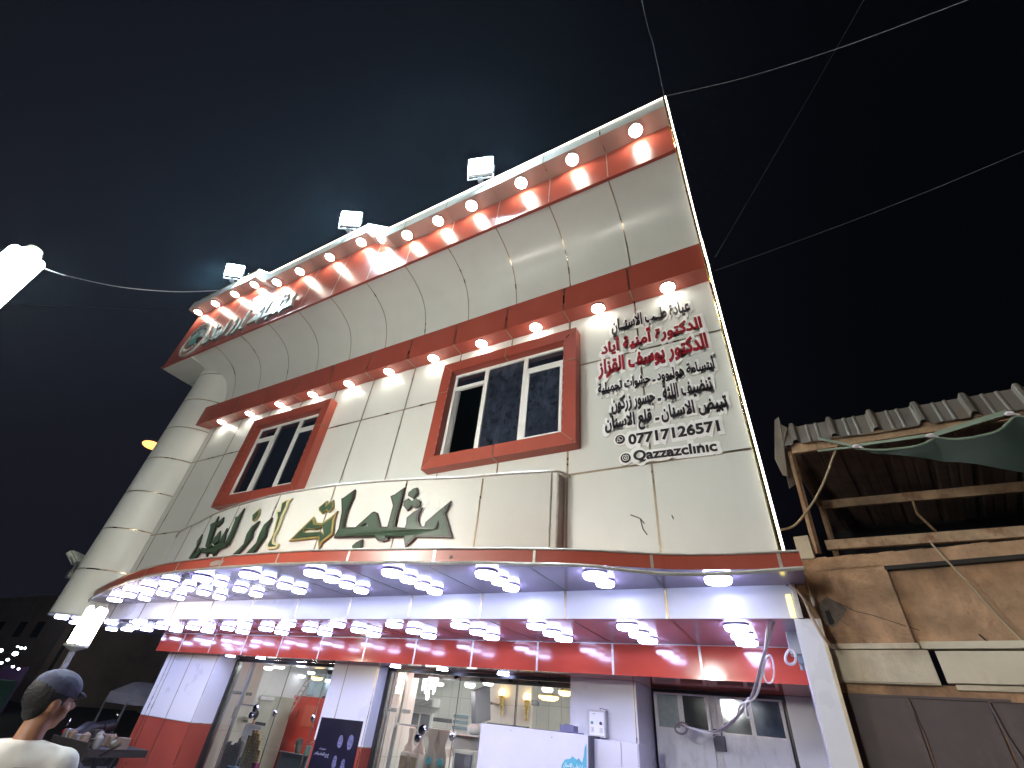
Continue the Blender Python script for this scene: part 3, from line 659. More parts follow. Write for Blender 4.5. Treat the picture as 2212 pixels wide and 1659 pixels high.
# ---------------------------------------------------------------- lettering
from mathutils.geometry import tessellate_polygon
LET = {"main":[[[-3.414,2.185],[-3.463,2.018],[-3.32,1.72],[-3.785,1.726],[-3.9,1.599],[-3.948,1.719],[-4.172,1.723],[-4.153,1.7],[-4.22,1.67],[-4.297,1.682],[-4.358,1.731],[-4.987,1.737],[-4.952,1.857],[-4.989,2.086],[-5.072,2.283],[-5.037,2.293],[-4.884,2.406],[-4.869,2.278],[-4.902,2.081],[-4.876,1.874],[-4.69,1.864],[-4.491,2.061],[-4.458,2.068],[-4.42,2.05],[-4.314,1.86],[-4.211,1.858],[-4.207,2.136],[-4.283,2.272],[-4.227,2.292],[-4.104,2.388],[-4.102,2.236],[-4.117,2.013],[-4.11,1.855],[-3.963,1.843],[-3.957,1.892],[-3.97,1.974],[-3.889,2.047],[-3.781,2.106],[-3.818,2.011],[-3.805,1.921],[-3.747,1.858],[-3.703,1.857],[-3.698,1.91],[-3.563,2.045]],[[-3.528,1.914],[-3.552,1.827],[-3.506,1.826]],[[-4.601,1.874],[-4.55,1.913],[-4.517,1.902],[-4.504,1.873]]],"th1":[[[-3.923,2.379],[-3.894,2.297],[-3.941,2.225],[-4.026,2.268],[-4.028,2.312],[-3.975,2.363]]],"th2":[[[-4.072,2.191],[-4.008,2.232],[-3.95,2.186],[-3.907,2.236],[-3.829,2.189],[-3.835,2.121],[-3.892,2.098],[-3.935,2.125],[-3.983,2.062],[-4.056,2.13]]],"jd":[[[-4.524,1.703],[-4.513,1.614],[-4.485,1.567],[-4.624,1.569],[-4.654,1.625],[-4.611,1.667]]],"ta":[[[-5.795,1.734],[-5.469,2.055],[-5.401,1.96],[-5.26,1.951],[-5.14,2.032],[-5.066,2.109],[-5.077,1.985],[-5.02,1.792],[-5.16,1.672],[-5.176,1.602],[-5.246,1.743]],[[-5.559,1.869],[-5.481,1.882],[-5.332,1.859],[-5.244,1.903],[-5.157,1.773],[-5.231,1.833],[-5.409,1.829],[-5.542,1.837]]],"td":[[[-5.433,2.181],[-5.322,2.274],[-5.3,2.198],[-5.207,2.274],[-5.167,2.151],[-5.209,2.091],[-5.271,2.131],[-5.329,2.081],[-5.411,2.133]]],"alif":[[[-6.176,1.65],[-6.226,1.706],[-6.181,1.81],[-6.245,2.095],[-6.338,2.222],[-6.25,2.221],[-6.29,2.335],[-6.212,2.376],[-6.07,2.385],[-6.132,2.336],[-6.12,2.266],[-6.125,2.179],[-6.134,2.122],[-6.118,1.933],[-6.137,1.807],[-6.097,1.741],[-5.97,1.706],[-6.0,1.647],[-6.103,1.642]]],"ra":[[[-6.657,1.604],[-6.497,1.764],[-6.512,1.894],[-6.495,2.025],[-6.363,2.121],[-6.374,1.956],[-6.328,1.841],[-6.389,1.737],[-6.471,1.6]]],"za":[[[-7.005,1.627],[-6.818,1.773],[-6.855,1.928],[-6.806,2.039],[-6.656,2.101],[-6.709,1.951],[-6.668,1.853],[-6.723,1.755],[-6.844,1.619]]],"zd":[[[-6.863,2.125],[-6.928,2.224],[-6.803,2.309],[-6.758,2.222],[-6.774,2.154],[-6.807,2.108]]],"l1":[[[-7.294,2.391],[-7.392,2.268],[-7.473,2.269],[-7.422,2.199],[-7.4,2.011],[-7.392,1.832],[-7.265,1.799],[-7.252,1.954],[-7.276,2.179]]],"l2":[[[-8.176,1.781],[-8.264,1.875],[-7.964,1.827],[-7.794,1.838],[-7.619,1.877],[-7.413,1.854],[-7.275,1.809],[-7.321,1.776],[-7.499,1.756],[-7.559,1.713],[-7.62,1.671],[-7.735,1.732],[-7.862,1.736],[-7.84,1.674],[-7.975,1.754]]],"l3":[[[-8.184,2.399],[-8.224,2.299],[-8.39,2.292],[-8.289,2.199],[-8.115,1.877],[-7.951,1.816],[-7.806,1.849],[-7.974,1.9],[-8.049,2.141]]],"l4":[[[-7.808,2.096],[-7.89,1.992],[-7.893,1.91],[-7.767,1.855],[-7.666,1.903]]],"l5":[[[-7.592,2.108],[-7.627,1.979],[-7.619,1.877],[-7.459,1.839],[-7.497,1.943]]],"l6":[[[-7.929,2.339],[-8.133,2.262],[-7.991,2.175],[-7.878,2.244]]],"l7":[[[-8.579,2.145],[-8.67,2.038],[-8.56,1.935],[-8.667,1.759],[-8.542,1.691],[-8.267,1.711],[-8.205,1.826],[-8.39,1.891],[-8.391,1.849],[-8.508,1.77],[-8.49,1.99]]]}
def area2(p): return sum(p[i][0] * p[(i + 1) % len(p)][1] - p[(i + 1) % len(p)][0] * p[i][1] for i in range(len(p)))
def inset(p, d):
    """move every edge of a polygon inwards by d (outwards when negative)"""
    sg = 1 if area2(p) > 0 else -1; out = []; n_ = len(p)
    for i in range(n_):
        a, b, c = Vector(p[i - 1]), Vector(p[i]), Vector(p[(i + 1) % n_]); e1 = (b - a).normalized(); e2 = (c - b).normalized()
        n1 = Vector((-e1.y, e1.x)) * sg; n2 = Vector((-e2.y, e2.x)) * sg; k = n1 + n2
        k = k.normalized() if k.length > 1e-4 else n1
        out.append(tuple(b + k * min(d / max(k.dot(n1), .35), d * 2.2) if d > 0 else b + k * max(d / max(k.dot(n1), .35), d * 2.2)))
    return out
def plate(mb, polys, fy, y0, y1, fxz, mi=0):
    """a flat letter plate: polys[0] outline, the rest holes; fy(x) is the surface depth, the plate spans y0..y1 in front of it"""
    pl = [[fxz(*q) for q in p] for p in polys]
    tri = tessellate_polygon([[Vector((q[0], q[1], 0)) for q in p] for p in pl]); flat = [q for p in pl for q in p]
    for t in tri: mb.poly([(flat[k][0], fy(flat[k][0]) - y1, flat[k][1]) for k in t], mi)
    for p in pl:
        for i in range(len(p)):
            a, b = p[i], p[(i + 1) % len(p)]
            mb.poly([(a[0], fy(a[0]) - y0, a[1]), (b[0], fy(b[0]) - y0, b[1]), (b[0], fy(b[0]) - y1, b[1]), (a[0], fy(a[0]) - y1, a[1])], mi)
WORDS = {'first_word': (('main', 'th1', 'th2', 'jd', 'ta', 'td'), 'first word'), 'second_word': (('alif', 'ra', 'za', 'zd'), 'second word'), 'third_word': (('l1', 'l2', 'l3', 'l4', 'l5', 'l6', 'l7'), 'third word')}
T = thing('shop_lettering', (-6, 4.05, 1.6), 'large green Arabic shop name with dark edges standing on the curved sign board', 'lettering')
ident = lambda x, z: (x, z)
for wn, (keys, _) in WORDS.items():
    e = MB(); f = MB()
    for k in keys:
        po = LET[k]; big_ = k in ('main', 'ta', 'alif', 'ra', 'za')
        em = 2 if k in ('alif',) else 1 if k in ('ta', 'td', 'zd') else 0
        plate(e, po, sign_y, .022, .045, ident, em)
        d = .022 if big_ else .015
        if k in ('alif', 'ta'): d = .030
        ins = [inset(po[0], d)] + [inset(h, -d * .35) for h in po[1:]]
        plate(f, ins, sign_y, .044, .050, ident)
    q = e.build(wn, ['letter_edge', 'gold_paint', 'pale_gold'], T); f.build('green_face', 'green', q)
T = thing('roof_lettering', (-10.6, 3.9, 7.5), 'pale raised Arabic shop name on the tall red cornice near the roof corner', 'lettering')
mp = lambda x, z: (lerp(-12.75, -8.37, (x + 8.9) / 6.25), lerp(7.44, 8.22, (z - 1.6) / .82))
for wn, (keys, _) in WORDS.items():
    e = MB(); f = MB()
    for k in keys:
        po = LET[k]; plate(e, po, lambda x: 3.94, .02, .075, mp, 0); plate(f, [inset(po[0], .02)], lambda x: 3.94, .075, .085, mp, 0)
    q = e.build(wn, 'grey_plate', T); f.build('pale_face', 'steel_letter', q)
# round emblem: ring, tree like shape, band of lettering
T = thing('round_emblem', (-13.25, 3.9, 8.0), 'round pale emblem with a teal tree shape at the left end of the red cornice', 'emblem')
def ringplate(mb, cx, cz, r0, r1, y, n_=40, mi=0, a0=0, a1=2 * PI):
    for k in range(n_):
        a, b = lerp(a0, a1, k / n_), lerp(a0, a1, (k + 1) / n_)
        P4 = [(cx + r * math.cos(t), cz + r * math.sin(t) * 1.12) for r, t in ((r0, a), (r0, b), (r1, b), (r1, a))]
        mb.poly([(x, y, z) for x, z in P4], mi)
        mb.poly([(P4[3][0], y, P4[3][1]), (P4[2][0], y, P4[2][1]), (P4[2][0], 3.94, P4[2][1]), (P4[3][0], 3.94, P4[3][1])], mi)
a = MB(); ringplate(a, -13.28, 8.03, .50, .56, 3.885); a.build('outer_ring', 'steel_letter', T)
a = MB(); ringplate(a, -13.28, 8.12, .02, .36, 3.895, a0=-.25, a1=PI + .25); a.build('pale_disc', 'steel_letter', T)
a = MB(); a.poly([(-13.55, 3.888, 7.82), (-13.03, 3.888, 7.82), (-13.14, 3.888, 8.02), (-13.1, 3.888, 8.04), (-13.2, 3.888, 8.22), (-13.28, 3.888, 8.42), (-13.36, 3.888, 8.22), (-13.46, 3.888, 8.04), (-13.42, 3.888, 8.02)]); a.build('tree_mark', 'teal_mark', T)
a = MB(); ringplate(a, -13.28, 8.03, .40, .46, 3.884, a0=.5, a1=2.6, mi=0)
for k in range(9):
    t = lerp(.6, 2.5, k / 8); c = Vector((-13.28 + .43 * math.cos(t), 3.88, 8.03 + .48 * math.sin(t))); a.obox(c, (.02, 0, 0), (0, .006, 0), (0, 0, .03 + .01 * (k % 3)), 1)
for k in range(7):
    t = lerp(3.9, 5.5, k / 6); c = Vector((-13.28 + .40 * math.cos(t), 3.88, 8.03 + .42 * math.sin(t))); a.obox(c, (.03, 0, 0), (0, .006, 0), (0, 0, .035), 0)
a.build('rim_lettering', ['steel_letter', 'ink_black'], T)

# clinic sign: words in Arabic, shaped by hand into joined forms and laid out right to left
FORMS = {'ا': 'FE8D FE8E', 'أ': 'FE83 FE84', 'ب': 'FE8F FE90 FE91 FE92', 'ت': 'FE95 FE96 FE97 FE98', 'ث': 'FE99 FE9A FE9B FE9C', 'ة': 'FE93 FE94', 'ج': 'FE9D FE9E FE9F FEA0', 'ح': 'FEA1 FEA2 FEA3 FEA4', 'د': 'FEA9 FEAA',
         'ر': 'FEAD FEAE', 'ز': 'FEAF FEB0', 'س': 'FEB1 FEB2 FEB3 FEB4', 'ش': 'FEB5 FEB6 FEB7 FEB8', 'ض': 'FEBD FEBE FEBF FEC0', 'ط': 'FEC1 FEC2 FEC3 FEC4', 'ع': 'FEC9 FECA FECB FECC', 'ف': 'FED1 FED2 FED3 FED4', 'ق': 'FED5 FED6 FED7 FED8',
         'ك': 'FED9 FEDA FEDB FEDC', 'ل': 'FEDD FEDE FEDF FEE0', 'م': 'FEE1 FEE2 FEE3 FEE4', 'ن': 'FEE5 FEE6 FEE7 FEE8', 'ه': 'FEE9 FEEA FEEB FEEC', 'و': 'FEED FEEE', 'ي': 'FEF1 FEF2 FEF3 FEF4'}
def shape(s):
    s = s.replace('لا', '\uFEFB'); out = []
    f = lambda c: FORMS.get(c, '').split()
    dual = lambda c: c == 'ـ' or len(f(c)) == 4
    joins = lambda c: c in FORMS or c in '\uFEFBـ'
    for k, c in enumerate(s):
        prev = k > 0 and dual(s[k - 1]) and joins(c); nxt = k + 1 < len(s) and joins(s[k + 1]) and dual(c)
        if c == '\uFEFB': out.append('\uFEFC' if prev else c); continue
        if c not in FORMS: out.append(c); continue
        g_ = f(c); out.append(chr(int(g_[3] if prev and nxt else g_[1] if prev else g_[2] if nxt else g_[0], 16)))
    return ''.join(reversed(out))
def text_mesh(name, body, x0, x1, zc, hgt, y, depth, mt, parent, slope=0.0, fat=.02, mirror=False):
    """flat letters filling x0..x1 across and hgt up, centred on zc, standing depth proud at depth y"""
    cu = bpy.data.curves.new(name, 'FONT'); cu.body = body; cu.size = 1; cu.fill_mode = 'FRONT'; cu.resolution_u = 4
    tmp = bpy.data.objects.new('tmp', cu); C.objects.link(tmp); bpy.context.view_layer.update()
    me = bpy.data.meshes.new_from_object(tmp); bpy.data.objects.remove(tmp)
    bm = bmesh.new(); bm.from_mesh(me)
    bmesh.ops.remove_doubles(bm, verts=bm.verts, dist=1e-5)
    xs_ = [v.co.x for v in bm.verts]; ys_ = [v.co.y for v in bm.verts]; xa, xb, ya, yb = min(xs_), max(xs_), min(ys_), max(ys_)
    # make the strokes heavier: push every rim vertex outwards
    push = {}
    for e in bm.edges:
        if len(e.link_faces) != 1: continue
        fcn = e.link_faces[0].calc_center_median(); a_, b_ = e.verts[0].co, e.verts[1].co; d_ = (b_ - a_)
        if d_.length < 1e-7: continue
        nn = Vector((-d_.y, d_.x, 0)).normalized()
        if nn.dot(fcn - a_) > 0: nn = -nn
        for v in e.verts: push.setdefault(v, []).append(nn)
    for v, l_ in push.items():
        k_ = sum(l_, Vector((0, 0, 0)))
        if k_.length > .2: k_.normalize(); v.co += k_ * min(fat / max(k_.dot(l_[0]), .5), fat * 1.6)
    # neighbouring glyphs overlap a little: alternate islands a hair apart in depth
    seen = set(); isl = 0; off = {}
    for v in bm.verts:
        if v in seen: continue
        st_ = [v]; seen.add(v)
        while st_:
            q = st_.pop(); off[q] = (isl % 4) * .0007
            for e in q.link_edges:
                o_ = e.other_vert(q)
                if o_ not in seen: seen.add(o_); st_.append(o_)
        isl += 1
    for v in bm.verts:
        u = (v.co.x - xa) / (xb - xa); t = (v.co.y - ya) / (yb - ya)
        x = lerp(x0, x1, u); v.co = Vector((x, y - depth - off[v], zc + (t - .5) * hgt + slope * (u - .5) + H))
    r = bmesh.ops.extrude_face_region(bm, geom=bm.faces[:]); 
    for v in [g_ for g_ in r['geom'] if isinstance(g_, bmesh.types.BMVert)]: v.co.y += depth
    bmesh.ops.recalc_face_normals(bm, faces=bm.faces); bm.to_mesh(me); bm.free()
    me.materials.clear(); me.materials.append(M[mt]); me.name = name
    o_ = bpy.data.objects.new(name, me); C.objects.link(o_)
    p0 = Vector((0, 0, 0)); q = parent
    while q is not None: p0 += q.location; q = q.parent
    for v in me.vertices: v.co -= p0
    if parent is not None: o_.parent = parent
    return o_
T = thing('clinic_lettering', (-.9, 4.98, 2.7), 'dental clinic sign of black and red Arabic lines with a phone number', 'lettering')
CL = [('عيادة طــب الاسنــان', -1.41, -.27, 5.0, .30, 'ink_black', 0), ('الدكتورة أمنية أياد', -1.58, -.165, 4.64, .32, 'ink_red', .03), ('الدكتور يوسف القزاز', -1.64, -.145, 4.25, .33, 'ink_red', .03),
      ('أبتسامة هوليوود ـ حشوات تجميلية', -1.655, -.12, 3.90, .25, 'ink_black', 0), ('تنضيف اللثة ـ جسور زركون', -1.475, -.20, 3.575, .28, 'ink_black', .02), ('تبيض الاسنان ـ قلع الاسنان', -1.575, -.08, 3.26, .28, 'ink_black', .01)]
for i, (s_, x0, x1, zc, hg, mt, sl) in enumerate(CL):
    q = text_mesh('text_line', shape(s_), x0, x1, zc, hg, 4.998, 0.016, mt, T, sl, .034 if mt == 'ink_black' else .044)
    text_mesh('white_outline', shape(s_), x0 - .026, x1 + .026, zc, hg + .055, 4.998, .010, 'white_plate', None, sl, .12)
q = text_mesh('text_line', '07717126571', -1.275, -.22, 2.992, .135, 4.998, .016, 'ink_black', T, -.011, .035)
q = text_mesh('text_line', 'Qazzazclınıc', -1.23, -.29, 2.735, .15, 4.998, .016, 'ink_black', T, -.03, .03)
for (s_, x0, x1, zc, hg, sl) in (('07717126571', -1.275, -.22, 2.992, .135, -.011), ('Qazzazclınıc', -1.23, -.29, 2.735, .15, -.03)):
    text_mesh('white_outline', s_, x0 - .026, x1 + .026, zc, hg + .055, 4.998, .010, 'white_plate', None, sl, .12)
for o_ in [o_ for o_ in bpy.data.objects if o_.name.startswith('white_outline')]:
    o_.parent = T
    for v in o_.data.vertices: v.co -= T.location
# round badges: a handset in a speech bubble, a camera outline
for (cx, cz, kind_) in ((-1.385, 3.02, 0), (-1.33, 2.745, 1)):
    b = MB(); b.lathe([(.088, 0), (.088, .013), (.001, .0132)], (cx, 4.998 - .0135, cz), 28, axis='y'); b.build('white_outline', 'white_plate', T)
    b = MB(); b.lathe([(.062, 0), (.062, .026), (.001, .0262)], (cx, 4.998 - .0265, cz), 28, axis='y'); q = b.build('badge', 'ink_black', T)
    b = MB(); y_ = 4.998 - .028
    if kind_ == 0:
        b.tube([(cx + .036 * math.cos(t), y_, cz + .036 * math.sin(t)) for t in [2 * PI * k / 20 - 2.2 for k in range(19)]] + [(cx - .04, y_, cz - .042), (cx - .028, y_, cz - .022)], .0035, 5)
        b.tube([(cx - .014, y_, cz + .016), (cx - .012, y_, cz - .004), (cx + .004, y_, cz - .016), (cx + .018, y_, cz - .014)], .006, 6)
    else:
        rr = [(.034, .02), (.034, -.02), (.02, -.034), (-.02, -.034), (-.034, -.02), (-.034, .02), (-.02, .034), (.02, .034), (.034, .02)]
        b.tube([(cx + p, y_, cz + r_) for p, r_ in rr], .0045, 5)
        b.tube([(cx + .015 * math.cos(t), y_, cz + .015 * math.sin(t)) for t in [2 * PI * k / 12 for k in range(13)]], .004, 5)
    b.build('badge_mark', 'white_plate', q)
# ---------------------------------------------------------------- lamps in the street
tube_lamp((-4.80, .085, 2.71), .85, .040, 4, 'hanging cluster of bright warm tube lamps high on the left by a cable', 'tube_warm')
T = thing('lamp_post', at(60, 1569, D=9.7), 'thin pale pole carrying a bright cluster of warm tubes, standing behind the person', 'street lamp')
pt = at(166, 1392, D=10.0); T.location = Vector((pt.x, pt.y, 0))
b = MB(); b.tube([(pt.x, pt.y, -H), (pt.x, pt.y, pt.z)], .032, 10); b.tube([(pt.x, pt.y, pt.z - .35), (pt.x, pt.y, pt.z - .1)], .04, 10); b.build('pole', 'canvas', T, at0=(pt.x, pt.y, -H))
for k in range(5):
    a = 2 * PI * k / 5; c = Vector((pt.x + .10 * math.cos(a), pt.y + .10 * math.sin(a), pt.z)); b = MB()
    b.tube([c, c + Vector((0, 0, .02)), c + Vector((0, 0, .46)), c + Vector((0, 0, .5))], [.02, .042, .042, .02], 12); b.build('tube', 'tube_post', T, at0=tuple(c), smooth=True)
b = MB(); b.lathe([(.05, -.08), (.15, -.03), (.15, 0), (.01, .002)], (pt.x, pt.y, pt.z), 16); b.build('cap', 'grey_box', T, at0=tuple(pt))
tube_lamp((-2.4, -4.0, 1.75), .75, .040, 5, 'cluster of bright tube lamps across the street, mirrored in the metal door', 'tube_back')
T = thing('street_lamp', (-7, -10, 0), 'added unseen two-headed fill lamp lighting the facade from across the street', 'street lamp'); T.location.z = 0  # added lamp out of view, there to brighten the facade evenly
b = MB(); b.tube([(-7, -10, -H), (-7, -10, 6.2)], .09, 10); b.tube([(-8.2, -9.6, 6.3), (-7, -10, 6.2), (-5.8, -9.6, 6.3)], .05, 8); b.build('pole', 'steel', T, at0=(-7, -10, -H))
for xx in (-8.3, -5.7):
    b = MB(); b.ell((xx, -9.5, 6.36), (.36, .22, .10)); b.build('lamp_head', 'grey_box', T, at0=(xx, -9.5, 6.36), smooth=True)
    b = MB(); b.ell((xx, -9.46, 6.27), (.30, .20, .13)); b.build('lamp_glass', 'fill_lamp_head', T, at0=(xx, -9.5, 6.27), smooth=True)
T = thing('street_lamp', (6.5, -5, 0), 'orange sodium street lamp across the street that colours the plastered wall', 'street lamp'); T.location.z = 0
b = MB(); b.tube([(6.5, -5, -H), (6.5, -5, 4.2), (6.2, -4.6, 4.6)], [.08, .06, .05], 10); b.build('pole', 'steel', T, at0=(6.5, -5, -H))
b = MB(); b.ell((6.0, -4.4, 4.6), (.3, .2, .1)); b.build('lamp_head', 'grey_box', T, at0=(6.0, -4.4, 4.6), smooth=True)
b = MB(); b.ell((6.0, -4.38, 4.54), (.20, .14, .09)); b.build('lamp_glass', 'sodium', T, at0=(6.0, -4.4, 4.54), smooth=True)
p = at(328, 962, D=38); T = thing('street_lamp', (p.x, p.y, 0), 'distant orange street lamp glowing beside the round corner column', 'street lamp'); T.location.z = 0
b = MB(); b.tube([(p.x - .9, p.y + 2, -H), (p.x - .9, p.y + 2, p.z), (p.x, p.y, p.z + .1)], .09, 8); b.build('pole', 'far_dark', T, at0=(p.x, p.y, -H))
b = MB(); b.ell((p.x, p.y, p.z), (.55, .55, .2)); b.ell((p.x + .3, p.y + .75, p.z + .15), (.4, .4, .22)); b.build('lamp_glass', 'sodium_far', T, at0=tuple(p), smooth=True)

# ---------------------------------------------------------------- cables
def cable(name, pts, r, mt, label, group=None, n=7):
    p = smoothpath(pts, n); b = MB(); b.tube(p, r, 6); o = b.build(name, mt, None, at0=tuple(p[0]), smooth=True); tag(o, label, 'cable', group); return o
TOPR = Vector((.09, 3.6, 8.5))
cable('overhead_wire', [TOPR, at(1412, 100, Y=3.1), at(1400, 60, Y=2.9), at(1384, -10, Y=2.3)], .006, 'cable_mid_line', 'slack wire rising straight up from the top right roof corner')
cable('overhead_wire', [TOPR, at(1600, 170, Y=3.4), at(1815, 103, Y=3.1), at(2110, -8, Y=2.6)], .0045, 'cable_mid_line', 'thin wire running from the roof corner towards the upper right')
cable('overhead_wire', [at(1870, -8, Y=3.3), at(1815, 90, Y=3.6), at(1700, 290, Y=4.0), at(1545, 555, Y=4.6)], .005, 'cable_dark_line', 'thinnest wire slanting down to the right edge of the cornice')
cable('overhead_wire', [at(2222, 322, Y=3.6), at(2000, 415, Y=4.0), at(1780, 500, Y=4.4), at(1545, 585, Y=5.0)], .0035, 'cable_dark_line', 'faint wire slanting in from the right to the lit edge by the red ledge')
cable('overhead_wire', [at(60, 568, D=5.6), at(150, 597, Y=1.2), at(260, 620, Y=2.0), at(380, 630, Y=3.0), at(480, 627, Y=3.6)], .012, 'cable_white', 'pale sagging cable from the tube lamps at left to the roof')
cable('overhead_wire', [at(-10, 656, Y=1.5), at(150, 662, Y=2.2), at(300, 669, Y=3.0), at(398, 674, Y=3.6)], .006, 'cable_dark_line', 'faint straight wire reaching the left end of the eave')
bn = [(.08, 5.05, 1.28), (-.05, 5.3, 1.16), (-.15, 5.55, .93), (-.33, 6.0, .62), (-.42, 6.1, .52), (-.58, 6.35, .29), (-.72, 6.6, .16), (-.96, 7.0, .10), (-1.2, 7.4, .13), (-1.32, 7.55, .18)]
def scaled(p, y): u = Vector(p); return u * (y / u.y)
path = [(1703, 1262, 5.0), (1670, 1342, 5.15), (1651, 1416, 5.3), (1627, 1498, 5.6), (1608, 1529, 5.8), (1584, 1556, 6.1), (1544, 1578, 6.6), (1500, 1577, 7.1), (1468, 1565, 7.6)]
P0 = [at(u, v, Y=y) for u, v, y in path]
cable('cable_bundle', [p + Vector((.012 * math.sin(i * 2.1), 0, .012 * math.cos(i * 1.7))) for i, p in enumerate(P0)], .013, 'cable_grey', 'grey twisted cable hanging from the canopy corner across the metal door, darker strand', 'twisted cables hanging across the door')
cable('cable_bundle', [p + Vector((.03 * math.cos(i * 2.3), 0, .02 * math.sin(i * 1.9))) for i, p in enumerate(P0)], .011, 'cable_white', 'pale twisted cable hanging from the canopy corner across the metal door, lighter strand', 'twisted cables hanging across the door')
def loop(cx, cy, r1, r2, Y, r, mt, name, lab, turns=1, tilt=0):
    pts = []
    for k in range(int(14 * turns) + 1):
        t = 2 * PI * k / 14; s_ = 1 + .06 * math.sin(k * 1.3); pts.append(at(cx + r1 * s_ * math.cos(t + tilt), cy + r2 * s_ * math.sin(t), Y=Y - .004 * k))
    cable(name, pts, r, mt, lab, n=3)
loop(1661, 1447, 11, 30, 5.45, .008, 'cable_white', 'cable_loop', 'narrow loop of pale wire hanging beside the cable bundle on the red fascia')
loop(1616, 1530, 6, 22, 5.75, .006, 'cable_white', 'cable_loop', 'small loop of white wire hanging from the cable bundle by the door top')
loop(1472, 1573, 13, 12, 7.75, .011, 'cable_grey', 'cable_coil', 'round coil of grey cable hung on the left leaf of the metal door', 4.3)
loop(1708, 1420, 11, 16, 5.6, .012, 'cable_white', 'cable_loop', 'white loop of cable below the grey box by the end post')
cable('door_cord', [at(1482, 1575, Y=7.7), at(1495, 1600, Y=7.7), at(1520, 1607, Y=7.8), at(1550, 1585, Y=7.9)], .005, 'cable_white', 'thin white cord drooping from the coil to the padlock')
cable('wall_cable', [at(1706, 1262, Y=4.95), at(1735, 1292, Y=4.9), at(1752, 1330, Y=4.85), at(1778, 1375, Y=4.8), at(1805, 1402, Y=4.95)], .012, 'cable_tan', 'brown cable drooping from the canopy corner over the plastered wall')
cable('wall_cable', [at(1738, 1240, Y=5.0), at(1745, 1265, Y=5.0), at(1752, 1290, Y=5.05)], .006, 'cable_tan', 'short cable end with a white tip hanging beside the hole in the plaster')
b = MB(); b.ell(at(1755, 1298, Y=5.06), (.012, .012, .045)); tag(b.build('cable_tip', 'cable_white', None, at0=tuple(at(1755, 1298, Y=5.06)), smooth=True), 'white insulated tip at the end of the short wall cable', 'cable')
cable('wall_cable', [at(1785, 1398, Y=5.1), at(1793, 1412, Y=5.06), at(1797, 1425, Y=5.06), at(1788, 1420, Y=5.1)], .007, 'cable_tan', 'little brown cable loop on the pale band behind the end post')
# grey junction box by the post
p = at(1716, 1395, Y=5.75); T = thing('junction_box', tuple(p), 'grey junction box under the soffit beside the white end post', 'junction box')
b = MB(); b.box(p.x - .05, p.x + .09, 5.7, 5.86, p.z - .08, p.z + .14); b.build('housing', 'grey_box', T, at0=tuple(p), bevel=.008)
b = MB(); b.box(p.x - .0, p.x + .08, 5.71, 5.83, p.z - .15, p.z - .085); b.tube([(p.x + .02, 5.76, p.z - .15), (p.x + .02, 5.76, p.z - .20)], .018, 8); b.build('connector', 'frost_glass', T, at0=tuple(p))

# ---------------------------------------------------------------- neighbour on the right
hx, hy = .981, -.194
def N(s, d, z): return (.25 + hx * s - hy * d * 1.0, 5.2 + hy * s + hx * d, z)
def nbox(mb, s0, s1, d0, d1, z0, z1, mi=0):
    c = Vector(N((s0 + s1) / 2, (d0 + d1) / 2, (z0 + z1) / 2)); mb.obox(c, (hx * (s1 - s0) / 2, hy * (s1 - s0) / 2, 0), (-hy * (d1 - d0) / 2, hx * (d1 - d0) / 2, 0), (0, 0, (z1 - z0) / 2), mi)
    return mb
NB = thing('plastered_building', N(2, 0, -H), 'old low building with cracked brown plaster, pale band and dark shutter beside the shop', 'building')
LW = 6.0
b = MB()
# wall with a sunk panel and a ragged top edge
nbox(b, -.12, .59, 0, .3, .78, 1.40); nbox(b, -.12, LW, 0, .3, 1.385, 1.44); nbox(b, .59, LW, .05, .3, .78, 1.385); nbox(b, -.12, LW, .002, .3, -H, .40)
for k in range(60):
    s0 = -.12 + k * .102; h_ = 1.505 + .012 * random.random() - .012 * s0; nbox(b, s0, s0 + .104, 0, .3, 1.44, h_)
b.build('plaster_wall', 'plaster', NB, bevel=.006)
b = MB(); nbox(b, .59, LW, -.012, .05, 1.352, 1.384); b.build('panel_lip', 'dark_wood', NB)
b = MB(); nbox(b, .585, .60, -.004, .05, .8, 1.37)
cr = [(.16, 1.12), (.28, 1.04), (.38, 1.01), (.47, .97), (.56, .93), (.66, .885)]
b.build('panel_edge', 'plaster', NB)
b = MB(); b.tube([N(s, -.002, z) for s, z in cr], .0025, 4); b.build('plaster_crack', 'far_dark', NB)
b = MB(); b.tube([N(s, -.002, z) for s, z in ((.02, 1.1), (.2, .93))], .0015, 4); b.build('plaster_crack', 'far_dark', NB)
b = MB()
b.tube([N(s, .047, z) for s, z in ((1.0, .86), (1.04, .79))], .006, 5); b.build('plaster_crack', 'far_dark', NB)
b = MB(); b.poly([N(.05, -.003, 1.05), N(.085, -.003, 1.06), N(.10, -.003, .96), N(.075, -.003, .94), N(.055, -.003, .95)]); b.build('wall_hole', 'far_dark', NB)
b = MB(); b.poly([N(.02, -.0015, 1.12), N(.10, -.0015, 1.17), N(.19, -.0015, 1.10), N(.22, -.0015, 1.06), N(.17, -.0015, 1.0), N(.08, -.0015, .92), N(.01, -.0015, .96)]); b.build('bare_mortar', 'mortar', NB)
b = MB(); nbox(b, -.12, .66, -.045, .02, .525, .745); nbox(b, .70, LW, -.055, .02, .53, .735); nbox(b, .74, LW, -.03, .02, .49, .525)
nbox(b, -.12, .62, -.065, .02, .75, .79); nbox(b, .63, LW, -.055, .02, .75, .80); nbox(b, -.1, .66, -.05, .0, .515, .522); b.build('pale_band', 'plaster_band', NB, bevel=.008)
b = MB(); nbox(b, -.12, LW, .0, .05, .40, .52); b.build('lintel', 'plaster', NB)
